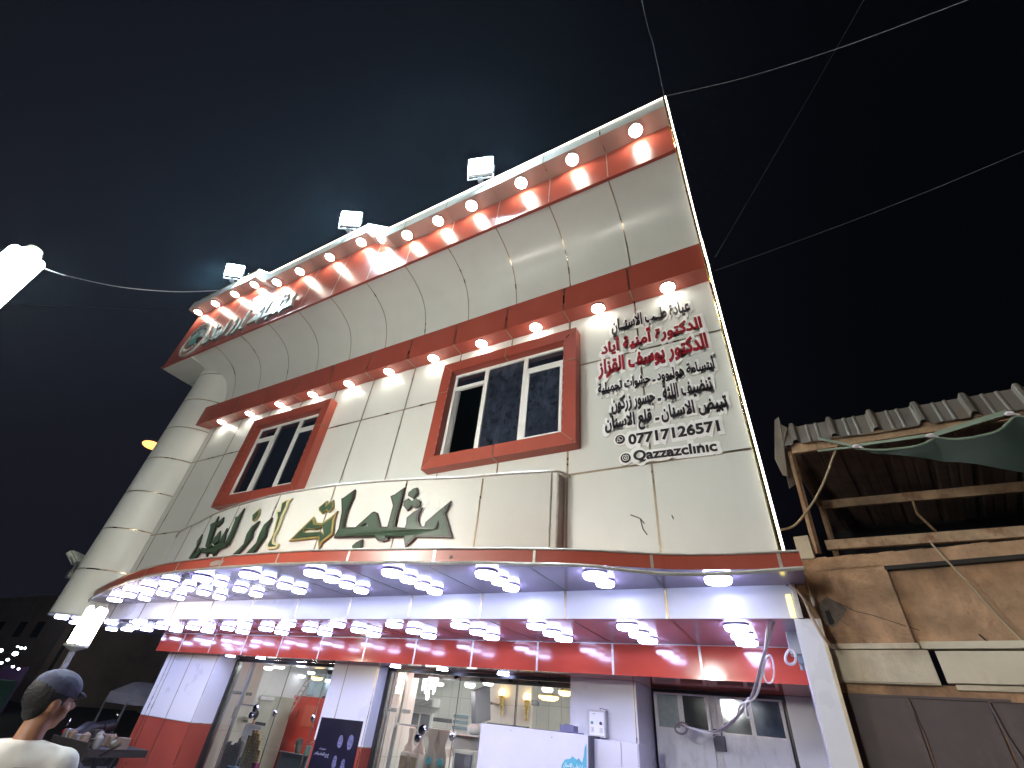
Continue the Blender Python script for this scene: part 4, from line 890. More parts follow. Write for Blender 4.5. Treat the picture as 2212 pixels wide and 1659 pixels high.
b = MB(); nbox(b, -.1, .436, -.02, .0, -H, .44); nbox(b, .446, .882, -.02, .0, -H, .43); nbox(b, .894, LW, -.02, .0, -H, .43); b.build('shutter', 'shutter', NB, bevel=.006)
b = MB(); nbox(b, -.1, 1.0, -.03, -.02, .43, .445); b.tube([N(.43, -.022, .42), N(.455, -.022, .2), N(.44, -.022, -.3), N(.46, -.022, -1.5)], .005, 4); b.tube([N(.885, -.022, .42), N(.90, -.022, .25), N(.93, -.022, .1), N(.92, -.022, -.4), N(.94, -.022, -1.5)], .011, 4); b.build('shutter_edge', 'shutter', NB)
# corrugated shed roof above the wall
SH = thing('corrugated_shed', N(1, .4, 1.5), 'corrugated sheet shed roof with rusty beams above the plastered wall', 'shed roof')
def corr(mb, s0, s1, P_, off=0.0):
    """sheet between two rails P_(s, 0) and P_(s, 1) with tall ribs every .36 m and two small ones between"""
    n_ = int((s1 - s0) / .012); prev = None
    for k in range(n_ + 1):
        s = lerp(s0, s1, k / n_); ph = (s + .12) % .345; h_ = 0
        if ph < .075: h_ = .045 * min(1, min(ph, .075 - ph) / .02)
        elif abs(ph - .165) < .012 or abs(ph - .25) < .012: h_ = .008
        cur = (P_(s, 0, h_), P_(s, 1, h_))
        if prev: mb.poly([prev[0], cur[0], cur[1], prev[1]])
        prev = cur
b = MB(); corr(b, .1, LW, lambda s, t, h: N(s, lerp(-.12, -.05, t) - h * .5, lerp(2.655, 2.90, t) - .088 * s + h * .9)); b.build('front_sheet', 'sheet', SH)
b = MB(); corr(b, .1, LW, lambda s, t, h: N(s, lerp(.0, 2.6, t), lerp(2.69, 2.60, t) - .035 * s + h * .6)); b.build('roof_sheet', 'sheet_under', SH)
b = MB(); b.poly([N(.05, -.12, 2.32), N(.09, -.12, 2.30), N(.14, -.12, 2.66), N(.22, -.08, 2.87), N(.17, -.08, 2.93), N(.17, -.08, 3.03), N(.12, -.08, 3.00), N(.02, -.12, 2.52)]); b.poly([N(.06, -.04, 2.2), N(.10, .04, 3.05), N(.13, .04, 3.0), N(.16, .05, 2.3)]); b.build('torn_edge', 'sheet', SH)
def beam(name, s0, s1, d, z, hh, ww=.05, dz=-.075):
    b = MB(); a0 = Vector(N(s0, d, z)); a1 = Vector(N(s1, d, z + dz * (s1 - s0))); ax = (a1 - a0) / 2; b.obox((a0 + a1) / 2, ax, Vector((-hy, hx, 0)) * ww / 2, (0, 0, hh / 2)); b.build(name, 'rusty_beam', SH, bevel=.005)
beam('front_beam', .19, LW, -.03, 2.63, .115); beam('middle_beam', .17, LW, 1.1, 2.42, .10); beam('rear_beam', .2, LW, .16, 1.66, .09, dz=-.05)
b = MB(); c0, c1 = Vector(N(.13, .02, 1.55)), Vector(N(.17, 0, 2.62)); b.tube([c0, c1], .03, 4); c0, c1 = Vector(N(.16, 1.1, 1.5)), Vector(N(.18, 1.1, 2.4)); b.tube([c0, c1], .03, 4); b.tube([N(.17, 0, 2.6), N(.17, 1.1, 2.42)], .028, 4); b.build('post', 'rusty_beam', SH)
b = MB(); nbox(b, -.03, .10, -.03, .06, 1.5, 1.72); b.build('post_foot', 'plaster_band', SH, bevel=.01)
b = MB(); b.tube([N(1.02, 1.1, 2.34), N(1.0, .9, 2.1), N(1.06, .6, 1.82)], .012, 6); b.build('rod', 'rusty_beam', SH)
b = MB(); nbox(b, -.1, LW, 2.6, 2.7, 1.4, 2.6); b.build('void_backing', 'far_dark', SH)  # near-black colour stands in for the unlit void behind the beams
cable('wall_cable', [N(.96, -.02, 1.55), N(1.0, -.012, 1.42), N(1.08, -.01, 1.2), N(1.14, -.006, 1.0), N(1.22, .03, .8)], .008, 'cable_tan', 'tan cord running down across the sunk plaster panel')
cable('shed_cable', [N(.60, -.06, 2.57), N(.50, -.05, 2.4), N(.36, -.05, 2.18), N(.2, -.06, 1.98), N(.02, -.1, 1.80), (.09, 4.97, 1.72)], .011, 'cable_tan', 'pale cable drooping from the shed beam down to the lit edge of the shop')
cable('shed_cable', [N(.40, -.06, 2.71), N(.62, -.08, 2.63), N(.9, -.10, 2.58), N(1.2, -.1, 2.56)], .008, 'cable_tan', 'pale cord tied along the front beam of the shed')
# green tarpaulin tied under the beam
b = MB(); rows = []
HM = [(.73, 2.449, 2.446), (.88, 2.39, 2.36), (1.02, 2.364, 2.305), (1.18, 2.352, 2.25), (1.28, 2.38, 2.20), (1.32, 2.395, 2.185), (1.43, 2.345, 2.145), (1.56, 2.328, 2.08), (1.71, 2.342, 2.01), (1.80, 2.40, 1.985), (1.86, 2.44, 1.97), (1.95, 2.40, 1.94), (2.15, 2.33, 1.90), (2.4, 2.36, 1.86), (2.6, 2.34, 1.84), (3.1, 2.30, 1.8), (3.6, 2.25, 1.78)]
HM = [(p.x, p.y, p.z) for p in smoothpath(HM, 3)]; ns = len(HM) - 1
for (s, z0, zb) in HM: rows.append([N(s, lerp(-.12, -.12 + .10 * t * (s - .7), 1) + .012 * math.sin(s * 13 + t * 4) * t, lerp(z0, zb, t)) for t in (0, .25, .5, .75, 1)])
for k in range(ns):
    for j in range(4): b.poly([rows[k][j], rows[k + 1][j], rows[k + 1][j + 1], rows[k][j + 1]])
tp = thing('tarpaulin', N(1.2, -.1, 2.4), 'dark green tarpaulin tied in swags under the shed beam at right', 'tarpaulin')
b.build('cloth', 'tarp', tp, smooth=True, merge=True)
b = MB(); b.tube([r_[0] for r_ in rows], .010, 5); b.build('hem', 'tarp_hem', tp)
b = MB()
for (s0, z0, s1, z1, w0) in ((1.32, 2.42, 1.83, 2.485, .022), (.76, 2.47, 1.27, 2.425, .014), (.46, 2.635, .74, 2.46, .014), (.42, 2.5, .74, 2.46, .010)):
    b.obox((Vector(N(s0, -.13, z0)) + Vector(N(s1, -.13, z1))) / 2, (Vector(N(s1, -.13, z1)) - Vector(N(s0, -.13, z0))) / 2, (0, .006, 0), (0, 0, w0))
b.build('strap', 'tarp_hem', tp)
for (s, z) in ((.74, 2.455), (1.29, 2.41), (1.83, 2.46)):
    b = MB(); b.ell(N(s, -.15, z), (.034, .02, .020)); b.tube([N(s, -.15, z), N(s + .05, -.15, z - .03)], [.012, .006], 6); b.build('knot', 'knot', tp, smooth=True)
# ---------------------------------------------------------------- things in and in front of the shop
def rat(rx, rz, y): return Vector((rx * y, y, rz * y))
def lamp_disc(spots):
    t = thing('shop_ceiling_light', (0, 0, 0), None, 'ceiling light')
    b = MB(); b.lathe([(.09, .03), (.10, .0), (.07, -.03), (.01, -.035)], (0, 0, 0), 16); b.build('diffuser', 'room_lamp_dim', t, smooth=True)
    b = MB(); b.lathe([(.105, .05), (.105, .03), (.02, .029)], (0, 0, 0), 16); b.build('rim', 'rim', t)
    for i, (rx, rz, y, lab) in enumerate(spots):
        o = t if i == 0 else copy_tree(t); p = rat(rx, rz, y)
        if i == 7:
            for ch in [x for x in bpy.data.objects if x.parent == o and x.name.startswith('diffuser')]: ch.data = ch.data.copy(); ch.data.materials[0] = M['room_lamp']; t = o
        o.location = p + Vector((0, 0, H)); o['label'] = lab; o['group'] = 'round lights inside the shop'
lamp_disc([(-1.318, .066, 7.7, 'round light inside the left shop window, first of the row from the left'), (-1.293, .071, 9.0, 'small round light inside the left shop window behind the first'), (-1.268, .070, 9.4, 'round light inside the left shop window beside the small one'),
           (-1.191, .078, 7.6, 'round light inside the left shop window near its middle, by the ceiling edge'), (-1.174, .053, 10.5, 'lower round light in the middle of the left shop window'), (-1.142, .062, 10, 'round light inside the left shop window right of the middle'),
           (-1.073, .048, 10.8, 'round light beside the middle pier inside the left shop window'), (-.742, .066, 7.75, 'round light behind the hanging crystal lamp'), (-.722, .058, 10.6, 'round light right of the crystal lamp inside the right window'),
           (-.642, .060, 8.2, 'round light left of the tilted screen'), (-.596, .066, 8.2, 'round light directly above the tilted screen'), (-.457, .062, 8.6, 'round light above the amber lamp in the right shop window')])
for (rx, rz, y, r, lab) in ((-.454, .050, 9.3, .19, 'wide amber ceiling lamp in the right shop window'), (-.419, .060, 8.8, .12, 'amber ceiling lamp at the right edge of the shop window'), (-1.115, .052, 10.2, .15, 'dim orange ceiling lamp in the left shop window')):
    p = rat(rx, rz, y); t = thing('amber_ceiling_lamp', tuple(p), lab, 'ceiling light', 'amber lamps inside the shop')
    b = MB(); b.lathe([(r, .02), (r * .95, -.02), (r * .6, -.05), (.01, -.055)], tuple(p), 20); b.build('bowl', 'amber_glow', t, at0=tuple(p), smooth=True)
    b = MB(); b.lathe([(r * .4, .06), (r * 1.03, .03), (r * 1.0, .02)], tuple(p), 20); b.build('rim', 'gold_trim', t, at0=tuple(p))
# hanging crystal lamp
p = rat(-.751, .058, 8.4); t = thing('hanging_lamp', tuple(p), 'hanging lamp of bright glass rods inside the right shop window', 'lamp')
for k in range(7):
    a = 2 * PI * k / 7; c = p + Vector((.12 * math.cos(a), .12 * math.sin(a), .04 * (k % 3))); b = MB(); b.tube([c + Vector((0, 0, -.16)), c + Vector((0, 0, .14))], .016, 8); b.build('glass_rod', 'room_lamp', t, at0=tuple(c))
b = MB(); b.ell(p + Vector((0, 0, -.20)), (.035, .035, .06)); b.build('glass_drop', 'room_lamp', t, at0=tuple(p), smooth=True)
b = MB(); b.lathe([(.14, .13), (.14, .15), (.02, .17), (.02, .2)], tuple(p), 16); b.build('frame', 'chrome', t, at0=tuple(p))
# air conditioner, wall cabinet window
p = rat(-.757, .021, 11.35); t = thing('air_conditioner', tuple(p), 'white wall air conditioner high in the right shop window', 'air conditioner')
b = MB(); b.box(p.x - .44, p.x + .40, 11.2, 11.49, p.z - .06, p.z + .12); b.build('housing', 'white_plate', t, at0=tuple(p), bevel=.02)
b = MB()
for k in range(5): b.box(p.x - .40, p.x + .36, 11.17, 11.2, p.z - .05 + .026 * k, p.z - .038 + .026 * k)
b.build('louvre', 'grey_plate', t, at0=tuple(p))
p = rat(-.763, -.01, 11.4); t = thing('hatch_window', tuple(p), 'small two pane window under the air conditioner', 'window')
b = MB(); b.box(p.x - .36, p.x + .36, 11.42, 11.49, p.z - .22, p.z + .17); b.build('frame', 'white_plate', t, at0=tuple(p))
for s_ in (-1, 1): b = MB(); b.box(p.x + s_ * .17 - .14, p.x + s_ * .17 + .14, 11.405, 11.42, p.z - .18, p.z + .13); b.build('pane', 'dark_steel', t, at0=tuple(p))
# tilted screen
p = rat(-.612, .028, 8.6); t = thing('tilted_screen', tuple(p), 'grey flat screen hanging tilted inside the right shop window', 'screen')
q = [rat(-.637, .051, 8.5), rat(-.601, .062, 8.8), rat(-.592, .004, 8.8), rat(-.627, -.005, 8.5)]
b = MB(); b.poly(q); b.build('screen', 'screen_grey', t, at0=tuple(p)); b = MB(); off = Vector((.06, .05, 0)); b.poly([v + off for v in q])
for i in range(4): b.poly([q[i], q[(i + 1) % 4], q[(i + 1) % 4] + off, q[i] + off])
b.build('casing', 'black_plastic', t, at0=tuple(p)); b = MB(); b.tube([rat(-.598, .03, 8.85), rat(-.588, .032, 9.2), rat(-.585, .032, 9.48)], .025, 6); b.build('arm', 'black_plastic', t, at0=tuple(p))
# wall sconces on the partition
for (rx, rz, lab) in ((-.560, .034, 'glowing wall sconce on the tiled partition, left one'), (-.502, .030, 'glowing wall sconce on the tiled partition, right one')):
    p = rat(rx, rz, 9.42); t = thing('wall_sconce', tuple(p), lab, 'wall lamp', 'glowing wall sconces')
    b = MB(); b.ell(p + Vector((0, 0, .17)), (.075, .06, .07)); b.build('glowing_shade', 'sconce_glow', t, at0=tuple(p), smooth=True)
    b = MB(); b.tube([p + Vector((0, 0, .12)), p + Vector((.01, 0, .02)), p + Vector((0, .02, -.08)), p + Vector((0, .02, -.17))], [.06, .045, .03, .012], 8); b.ell(p + Vector((0, .02, -.18)), (.025, .02, .025)); b.build('horn', 'gold_trim', t, at0=tuple(p), smooth=True)
p = rat(-.482, .039, 9.0); t = thing('small_speaker', tuple(p), 'small black box fixed by the glass joint in the right shop window', 'speaker')
b = MB(); b.box(p.x - .06, p.x + .06, 8.95, 9.05, p.z - .04, p.z + .04); b.build('housing', 'black_plastic', t, at0=tuple(p), bevel=.01)
b = MB(); b.tube([p, p + Vector((0, .1, .0)), p + Vector((0, .2, .05))], .01, 6); b.build('bracket', 'black_plastic', t, at0=tuple(p))
# rack of slatted drawers, counter and machines
p = rat(-.648, -.03, 10.4); t = thing('drawer_rack', tuple(p), 'blue grey slatted rack below the tilted screen', 'rack')
b = MB(); b.box(p.x - .22, p.x + .22, 10.3, 10.7, -H + .15, .09); b.build('case', 'white_plate', t, at0=tuple(p))
for k in range(7): b = MB(); b.box(p.x - .19, p.x + .19, 10.27, 10.3, .02 - .10 * k, .075 - .10 * k); b.build('slat_tray', 'grey_blue', t, at0=tuple(p), bevel=.006)
p = rat(-.645, -.03, 9.0); t = thing('steel_counter', tuple(p), 'long steel and dark counter behind the ice cream machines', 'counter')
b = MB(); b.box(-6.35, -5.4, 8.9, 9.6, -.235, -.21); b.build('top', 'steel', t, at0=tuple(p)); b = MB(); b.box(-6.3, -5.42, 8.95, 9.6, -H + .15, -.235); b.build('base', 'dark_steel', t, at0=tuple(p))
b = MB(); b.ell((-5.62, 9.1, -.12), (.16, .12, .10)); b.ell((-5.5, 9.15, -.1), (.10, .1, .08)); tag(b.build('wrapped_bundle', 'cup_clear', None, at0=(-5.6, 9.1, -.2), smooth=True), 'crumpled clear plastic bundle on the steel counter by the white board', 'bundle')
p = rat(-.634, -.07, 8.5); t = thing('display_fridge', tuple(p), 'dark glass fronted fridge between the machines and the white board', 'fridge')
b = MB(); b.box(-5.62, -5.2, 8.5, 8.88, -H + .15, -.42); b.build('case', 'steel', t, at0=tuple(p), bevel=.01); b = MB(); b.box(-5.58, -5.24, 8.485, 8.5, -1.3, -.47); b.build('door', 'dark_glass', t, at0=tuple(p))
for i, (xo, lab) in enumerate(((-6.28, 'white ice cream dispenser with a rounded head, leftmost of the four'), (-6.07, 'white ice cream dispenser with a rounded head, second from the left'))):
    p = Vector((xo, 8.0, -.6)); t = thing('ice_cream_dispenser', tuple(p), lab, 'ice cream machine', 'ice cream dispensers in the shop window')
    b = MB(); b.box(xo - .095, xo + .095, 7.98, 8.3, -H + .15, -.52); b.build('body', 'white_plate', t, at0=tuple(p), bevel=.03)
    b = MB(); b.lathe([(.10, -.52), (.09, -.45), (.045, -.40), (.035, -.32), (.06, -.27), (.065, -.2), (.01, -.17)], (xo, 8.1, 0), 16); b.build('head', 'white_plate', t, at0=tuple(p), smooth=True)
    b = MB(); b.box(xo - .07, xo + .07, 7.972, 7.98, -.78, -.58)
    b.build('picture_panel', 'print_brown', t, at0=tuple(p)); b = MB(); b.box(xo - .055, xo + .045, 7.97, 7.979, -.95, -.80); b.build('swirl_panel', 'sticker_blue', t, at0=tuple(p))
for i, (xo, lab) in enumerate(((-5.83, 'tall white dispenser with a dished front, third from the left'), (-5.60, 'tall white dispenser with a dished front, beside the dark fridge'))):
    p = Vector((xo, 8.1, -.6)); t = thing('ice_cream_dispenser', tuple(p), lab, 'ice cream machine', 'ice cream dispensers in the shop window')
    b = MB()
    prof = [(.11, -H + .15), (.11, -.62), (.105, -.52), (.06, -.42), (.055, -.36), (.10, -.25), (.11, -.17)]
    for (wa, za), (wb_, zb) in zip(prof[:-1], prof[1:]):
        for yy in (8.1, 8.3): b.poly([(xo - wa, yy, za), (xo + wa, yy, za), (xo + wb_, yy, zb), (xo - wb_, yy, zb)])
        for s_ in (-1, 1): b.poly([(xo + s_ * wa, 8.1, za), (xo + s_ * wa, 8.3, za), (xo + s_ * wb_, 8.3, zb), (xo + s_ * wb_, 8.1, zb)])
    b.poly([(xo - .11, 8.1, -.17), (xo + .11, 8.1, -.17), (xo + .11, 8.3, -.17), (xo - .11, 8.3, -.17)]); b.build('body', 'white_plate', t, at0=tuple(p))
    b = MB(); b.lathe([(.055, 8.085), (.05, 8.08), (.001, 8.08)], (xo, 0, -.60), 18, axis='y'); o_ = b.build('oval_badge', 'sticker_blue', t, at0=tuple(p)); o_.scale = (1, 1, 1)
    b = MB(); b.box(xo - .09, xo + .09, 8.03, 8.1, -.80, -.74); b.build('tap_bar', 'steel', t, at0=tuple(p))
b = MB(); b.ell((-5.98, 8.5, -.38), (.13, .13, .15)); t = thing('orange_tank', (-5.98, 8.5, -.5), 'glossy orange drum between the white dispensers', 'drum'); b.build('drum', 'orange_gloss', t, at0=(-5.98, 8.5, -.5), smooth=True)
b = MB(); b.lathe([(.06, -.28), (.07, -.25), (.02, -.22)], (-5.98, 8.5, 0), 14); b.build('lid', 'black_plastic', t, at0=(-5.98, 8.5, -.5))
# tall white board and cabinet outside
t = thing('notice_board', (-3.25, 6.75, -H), 'big white board in front of the right window with a torn blue sticker', 'board')
x0, x1 = -.604 * 6.75, -.372 * 6.75
b = MB(); b.box(x0, x1, 6.75, 7.1, -H, -.018); b.build('panel', 'board_white', t, at0=(-3.25, 6.75, -H), bevel=.006)
b = MB(); b.box(x1 + .001, x1 + .03, 6.745, 7.1, -H, -.02); b.build('edge', 'dark_box', t, at0=(-3.25, 6.75, -H))
b = MB(); xs0 = -.424 * 6.75; xs1 = -.375 * 6.75
b.poly([(xs0, 6.746, -.9), (xs1, 6.746, -.9), (xs1, 6.746, -.10), (xs1 - .025, 6.746, -.14), (xs1 - .035, 6.746, -.22), (xs1 - .06, 6.746, -.29), (xs1 - .10, 6.746, -.25), (xs1 - .13, 6.746, -.27), (xs1 - .18, 6.746, -.24), (xs1 - .22, 6.746, -.27), (xs0 + .05, 6.746, -.28), (xs0 + .01, 6.746, -.33), (xs0 - .01, 6.746, -.42)])
st_ = b.build('sticker', 'sticker_blue', t, at0=(-3.25, 6.75, -H))
for (s_, zz) in (('عيادة طب الاسنان', -.335), ('د. يوسف القزاز', -.42)):
    text_mesh('sticker_text', shape(s_), xs0 + .03, xs1 - .01, zz, .055, 6.745, .002, 'white_plate', t, -.01, .0)
for (xx, zz) in ((-3.6, -.06), (-3.0, -.08)): b = MB(); b.lathe([(.006, 6.752), (.006, 6.745), (.001, 6.744)], (xx, 0, zz), 8, axis='y'); b.build('screw', 'dark_box', t, at0=(-3.25, 6.75, -H))
p = Vector((-2.83, 6.95, -.018)); t = thing('power_adapter', tuple(p), 'violet grey box with a cable lying on top of the white board', 'box')
b = MB(); b.box(-2.94, -2.74, 6.85, 7.0, -.016, .062); b.box(-2.88, -2.8, 6.86, 6.99, .062, .072); b.build('housing', 'violet_box', t, at0=tuple(p), bevel=.012)
b = MB(); b.tube(smoothpath([(-2.96, 6.83, -.012), (-2.85, 6.80, -.01), (-2.76, 6.82, .0), (-2.68, 6.84, -.01), (-2.60, 6.83, -.012)], 4), .008, 6); b.build('cord', 'violet_box', t, at0=tuple(p))
t = thing('white_cabinet', (-2.25, 6.9, -H), 'low white cabinet with two doors standing right of the white board', 'cabinet')
b = MB(); b.box(-.364 * 6.9, -.279 * 6.9, 6.9, 7.2, -H, -.045); b.build('body', 'board_white', t, at0=(-2.25, 6.9, -H), bevel=.005)
for (xa, xb) in ((-.362 * 6.9, -.3105 * 6.9), (-.308 * 6.9, -.281 * 6.9)): b = MB(); b.box(xa, xb, 6.885, 6.899, -H + .05, -.05); b.build('door', 'board_white', t, at0=(-2.25, 6.9, -H), bevel=.003)
# meter box on the pier
t = thing('meter_box', (-2.55, 7.2, 0), 'worn white switch box with two dials on the pier beside the door', 'switch box')
xa, xb = -.373 * 7.15, -.338 * 7.15
b = MB(); b.box(xa, xb, 7.15, 7.27, -.03, .262); b.build('case', 'meter_box', t, at0=(-2.55, 7.2, 0), bevel=.006)
b = MB(); b.box(xa + .03, xb - .02, 7.143, 7.15, -.01, .24); q = b.build('face_plate', 'white_plate', t, at0=(-2.55, 7.2, 0))
for (xx, mt) in ((xa + .07, 'teal_mark'), (xb - .06, 'dark_steel')):
    b = MB(); b.lathe([(.016, 7.143), (.018, 7.125), (.004, 7.12)], (xx, 0, .12), 14, axis='y'); b.build('dial', mt, t, at0=(-2.55, 7.2, 0))
    b = MB(); b.box(xx - .018, xx + .018, 7.1405, 7.143, .02, .07); b.build('label_frame', 'grey_plate', t, at0=(-2.55, 7.2, 0)); b = MB(); b.box(xx - .015, xx + .015, 7.139, 7.1404, .023, .067); b.box(xx - .003, xx + .003, 7.138, 7.139, .03, .06, 1); b.build('mark', ['white_plate', 'ink_black'], t, at0=(-2.55, 7.2, 0))
b = MB(); b.box(xa + .08, xa + .11, 7.1405, 7.143, .215, .22); b.build('maker_mark', 'ink_black', t, at0=(-2.55, 7.2, 0))
b = MB(); b.tube([(xb - .08, 7.2, .262), (xb - .09, 7.19, .285), (xb - .04, 7.18, .28), (xb + .03, 7.18, .27)], .004, 5); b.build('wire', 'dark_box', t, at0=(-2.55, 7.2, 0))
# poster on the middle pier: four faded portraits on black
t = thing('black_poster', (-7.1, 7.13, -.6), 'black mourning poster with four faint faces on the middle pier', 'poster')
px0, px1 = -1.062 * 7.12, -.926 * 7.12
b = MB(); b.poly([(px0, 7.135, -.185), (px1 + .0, 7.135, -.172), (px1, 7.13, -1.5), (px0, 7.13, -1.5)]); b.poly([(px0, 7.148, -.185), (px1, 7.148, -.172), (px1, 7.148, -1.5), (px0, 7.148, -1.5)]); b.build('sheet', 'poster_black', t, at0=(-7.1, 7.13, -.6))
for (u, v, w_, h_) in ((.60, .30, .055, .085), (.83, .29, .062, .10), (.58, .55, .04, .06), (.78, .57, .038, .055)):
    cx, cz = lerp(px0, px1, u), lerp(-.18, -1.15, v); b = MB()
    b.lathe([(1, 0), (.001, -.0006)], (0, 7.1285, 0), 20, axis='y')
    b.v = [(cx + x * w_, y, cz + z * h_) for x, y, z in b.v]
    o_ = b.build('portrait', 'poster_grey', t, at0=(-7.1, 7.13, -.6))
    b = MB(); b.lathe([(1, 0), (.001, -.0004)], (0, 7.1295, 0), 20, axis='y'); b.v = [(cx + x * w_ * 1.15, y, cz + (z * 1.0 - .9) * h_ * .9) for x, y, z in b.v]; b.build('robe', 'poster_black' if v < .4 else 'poster_grey', t, at0=(-7.1, 7.13, -.6))
    b = MB()
    for (ex, ez) in ((-.35, .15), (.35, .15)): b.box(cx + ex * w_ - .009, cx + ex * w_ + .009, 7.1268, 7.1278, cz + ez * h_ - .004, cz + ez * h_ + .004)
    b.box(cx - .02, cx + .02, 7.1268, 7.1278, cz - .55 * h_, cz - .45 * h_); b.build('features', 'poster_black', t, at0=(-7.1, 7.13, -.6))
text_mesh('poster_text', shape('شهداء'), lerp(px0, px1, .16), lerp(px0, px1, .31), -.60, .03, 7.129, .002, 'poster_white', t, 0, 0)
text_mesh('poster_text', shape('خرج الفداء والعز'), lerp(px0, px1, .07), lerp(px0, px1, .42), -.67, .06, 7.129, .002, 'poster_white', t, 0, 0)
# left bay: cones, cups, tray, partition, ladder
t = thing('cone_stack', (-9.7, 7.75, -H), 'tall stack of wafer cones in the left shop window', 'cones', 'goods in the left shop window')
b = MB()
for i in range(7):
    hN = (13, 15, 15, 14, 12, 9, 5)[i]
    for k in range(hN):
        z0 = -1.25 + .048 * k; xc = -9.97 + .085 * i + .005 * math.sin(k * 2 + i); b.lathe([(.030, z0), (.040, z0 + .040), (.042, z0 + .046), (.001, z0 + .047)], (xc, 7.7 + .01 * math.sin(i * 3 + k), 0), 8)
b.build('wafer', 'cone_wafer', t, at0=(-9.7, 7.75, -H)); t.children[0]['kind'] = 'stuff'
t = thing('cup_stack', (-10.3, 7.65, -H), 'stacks of clear plastic cups standing beside the cones', 'cups', 'goods in the left shop window')
for i in range(6):
    b = MB(); zt = -.78 + .03 * math.sin(i * 2.2) + (.08 if i > 3 else 0); xc = -10.46 + .085 * i
    b.lathe([(.030, -1.4)] + [(.034 + .003 * (k % 2), lerp(-1.38, zt, k / 22)) for k in range(23)] + [(.001, zt + .01)], (xc, 7.62, 0), 12); b.build('cup_column', 'cup_clear', t, at0=(-10.3, 7.65, -H), smooth=True)
t = thing('blue_tray', (-9.6, 7.6, -1.3), 'blue tray with a magenta packet under the wafer cones', 'tray', 'goods in the left shop window')
b = MB(); b.box(-10.05, -9.2, 7.45, 7.62, -1.16, -1.10); b.build('tray', 'blue_tray', t, at0=(-9.6, 7.6, -1.3), bevel=.01); b = MB(); b.box(-9.32, -9.22, 7.44, 7.5, -1.10, -.98); b.build('packet', 'magenta', t, at0=(-9.6, 7.6, -1.3))
t = thing('red_partition', (-11.6, 10.4, -H), 'red partition door deep inside the left shop window', 'partition')
b = MB(); b.box(-12.25, -11.0, 10.4, 10.45, -H + .15, .12); b.build('panel', 'red_partition', t, at0=(-11.6, 10.4, -H)); b = MB(); b.box(-11.7, -11.2, 10.385, 10.4, -.5, -.05); b.build('inner_panel', 'red_panel', t, at0=(-11.6, 10.4, -H)); b = MB(); b.tube([(-11.95, 10.38, -.15), (-11.95, 10.38, -.35)], .012, 6); b.build('handle', 'chrome', t, at0=(-11.6, 10.4, -H))
t = thing('step_ladder', (-12.0, 10.2, -H), 'leaning metal ladder beside the red partition', 'ladder')
l0, l1 = rat(-1.212, -.07, 10.0), rat(-1.150, .050, 10.2)
for s_ in (0, .16): b = MB(); b.tube([l0 + Vector((s_, 0, 0)), l1 + Vector((s_, 0, 0))], .018, 6); b.build('rail', 'steel', t, at0=(-12, 10.2, -H))
for k in range(11): c = l0.lerp(l1, k / 11 + .03); b = MB(); b.tube([c, c + Vector((.16, 0, 0))], .011, 5); b.build('rung', 'steel', t, at0=(-12, 10.2, -H))
t = thing('grey_machine', (-12.3, 9.6, -H), 'tall beige machine with a row of slots behind the man in the shop', 'machine')
b = MB(); b.box(-12.45, -11.85, 9.5, 10.1, -H + .15, .05); b.build('case', 'grey_box', t, at0=(-12.3, 9.6, -H), bevel=.015); b = MB()
for k in range(5): b.box(-12.28 + .08 * k, -12.22 + .08 * k, 9.485, 9.5, -.56, -.50)
b.build('slots', 'black_plastic', t, at0=(-12.3, 9.6, -H)); b = MB(); b.box(-12.4, -11.9, 9.48, 9.5, -.05, .02); b.build('lid', 'board_white', t, at0=(-12.3, 9.6, -H))
t = thing('hanging_sheet', (-12, 10.0, .3), 'grey blue sheet hung under the ceiling of the left shop room', 'sheet')
b = MB(); q = []
for k in range(13):
    x = lerp(-12.4, -11.0, k / 12); q.append([(x, 10.9 + .05 * math.sin(k * 1.7), .66), (x, 10.9 + .06 * math.sin(k * 1.7 + .4), .14 + .05 * math.sin(k * 1.1))])
for k in range(12): b.poly([q[k][0], q[k + 1][0], q[k + 1][1], q[k][1]])
b.build('cloth', 'grey_blue', t, at0=(-12, 10, .3), smooth=True, merge=True); b = MB(); b.tube([(-12.45, 10.9, .67), (-10.9, 10.9, .67)], .012, 5); b.build('rod', 'steel', t, at0=(-12, 10, .3))
t = thing('glass_screen', (-8.7, 7.8, -H), 'frosted blue counter screen at the bottom of the left shop window', 'screen')
b = MB(); b.box(-9.1, -8.35, 7.8, 7.82, -H + .15, -.80); b.build('panel', 'grey_blue', t, at0=(-8.7, 7.8, -H)); b = MB(); b.box(-9.12, -8.33, 7.79, 7.83, -.80, -.785); b.build('rim', 'steel', t, at0=(-8.7, 7.8, -H))
t = thing('paper_bag', (-8.5, 8.0, -.9), 'pale aqua bag with a handle beside the seated woman', 'bag')
b = MB(); b.box(-8.62, -8.42, 7.95, 8.05, -1.0, -.66); b.build('body', 'aqua', t, at0=(-8.5, 8, -.9), bevel=.01); b = MB(); b.tube(smoothpath([(-8.58, 8, -.66), (-8.56, 8, -.60), (-8.48, 8, -.60), (-8.46, 8, -.66)], 4), .006, 5); b.build('handle', 'aqua', t, at0=(-8.5, 8, -.9))
t = thing('wall_box', (-10.65, 7.9, -.4), 'small white box on the tiled cheek behind the glass', 'box')
b = MB(); b.box(-10.66, -10.45, 7.88, 8.0, -.46, -.36); b.build('housing', 'white_plate', t, at0=(-10.65, 7.9, -.4), bevel=.01); b = MB(); b.box(-10.60, -10.45, 7.875, 7.88, -.44, -.42); b.build('slot', 'grey_plate', t, at0=(-10.65, 7.9, -.4))

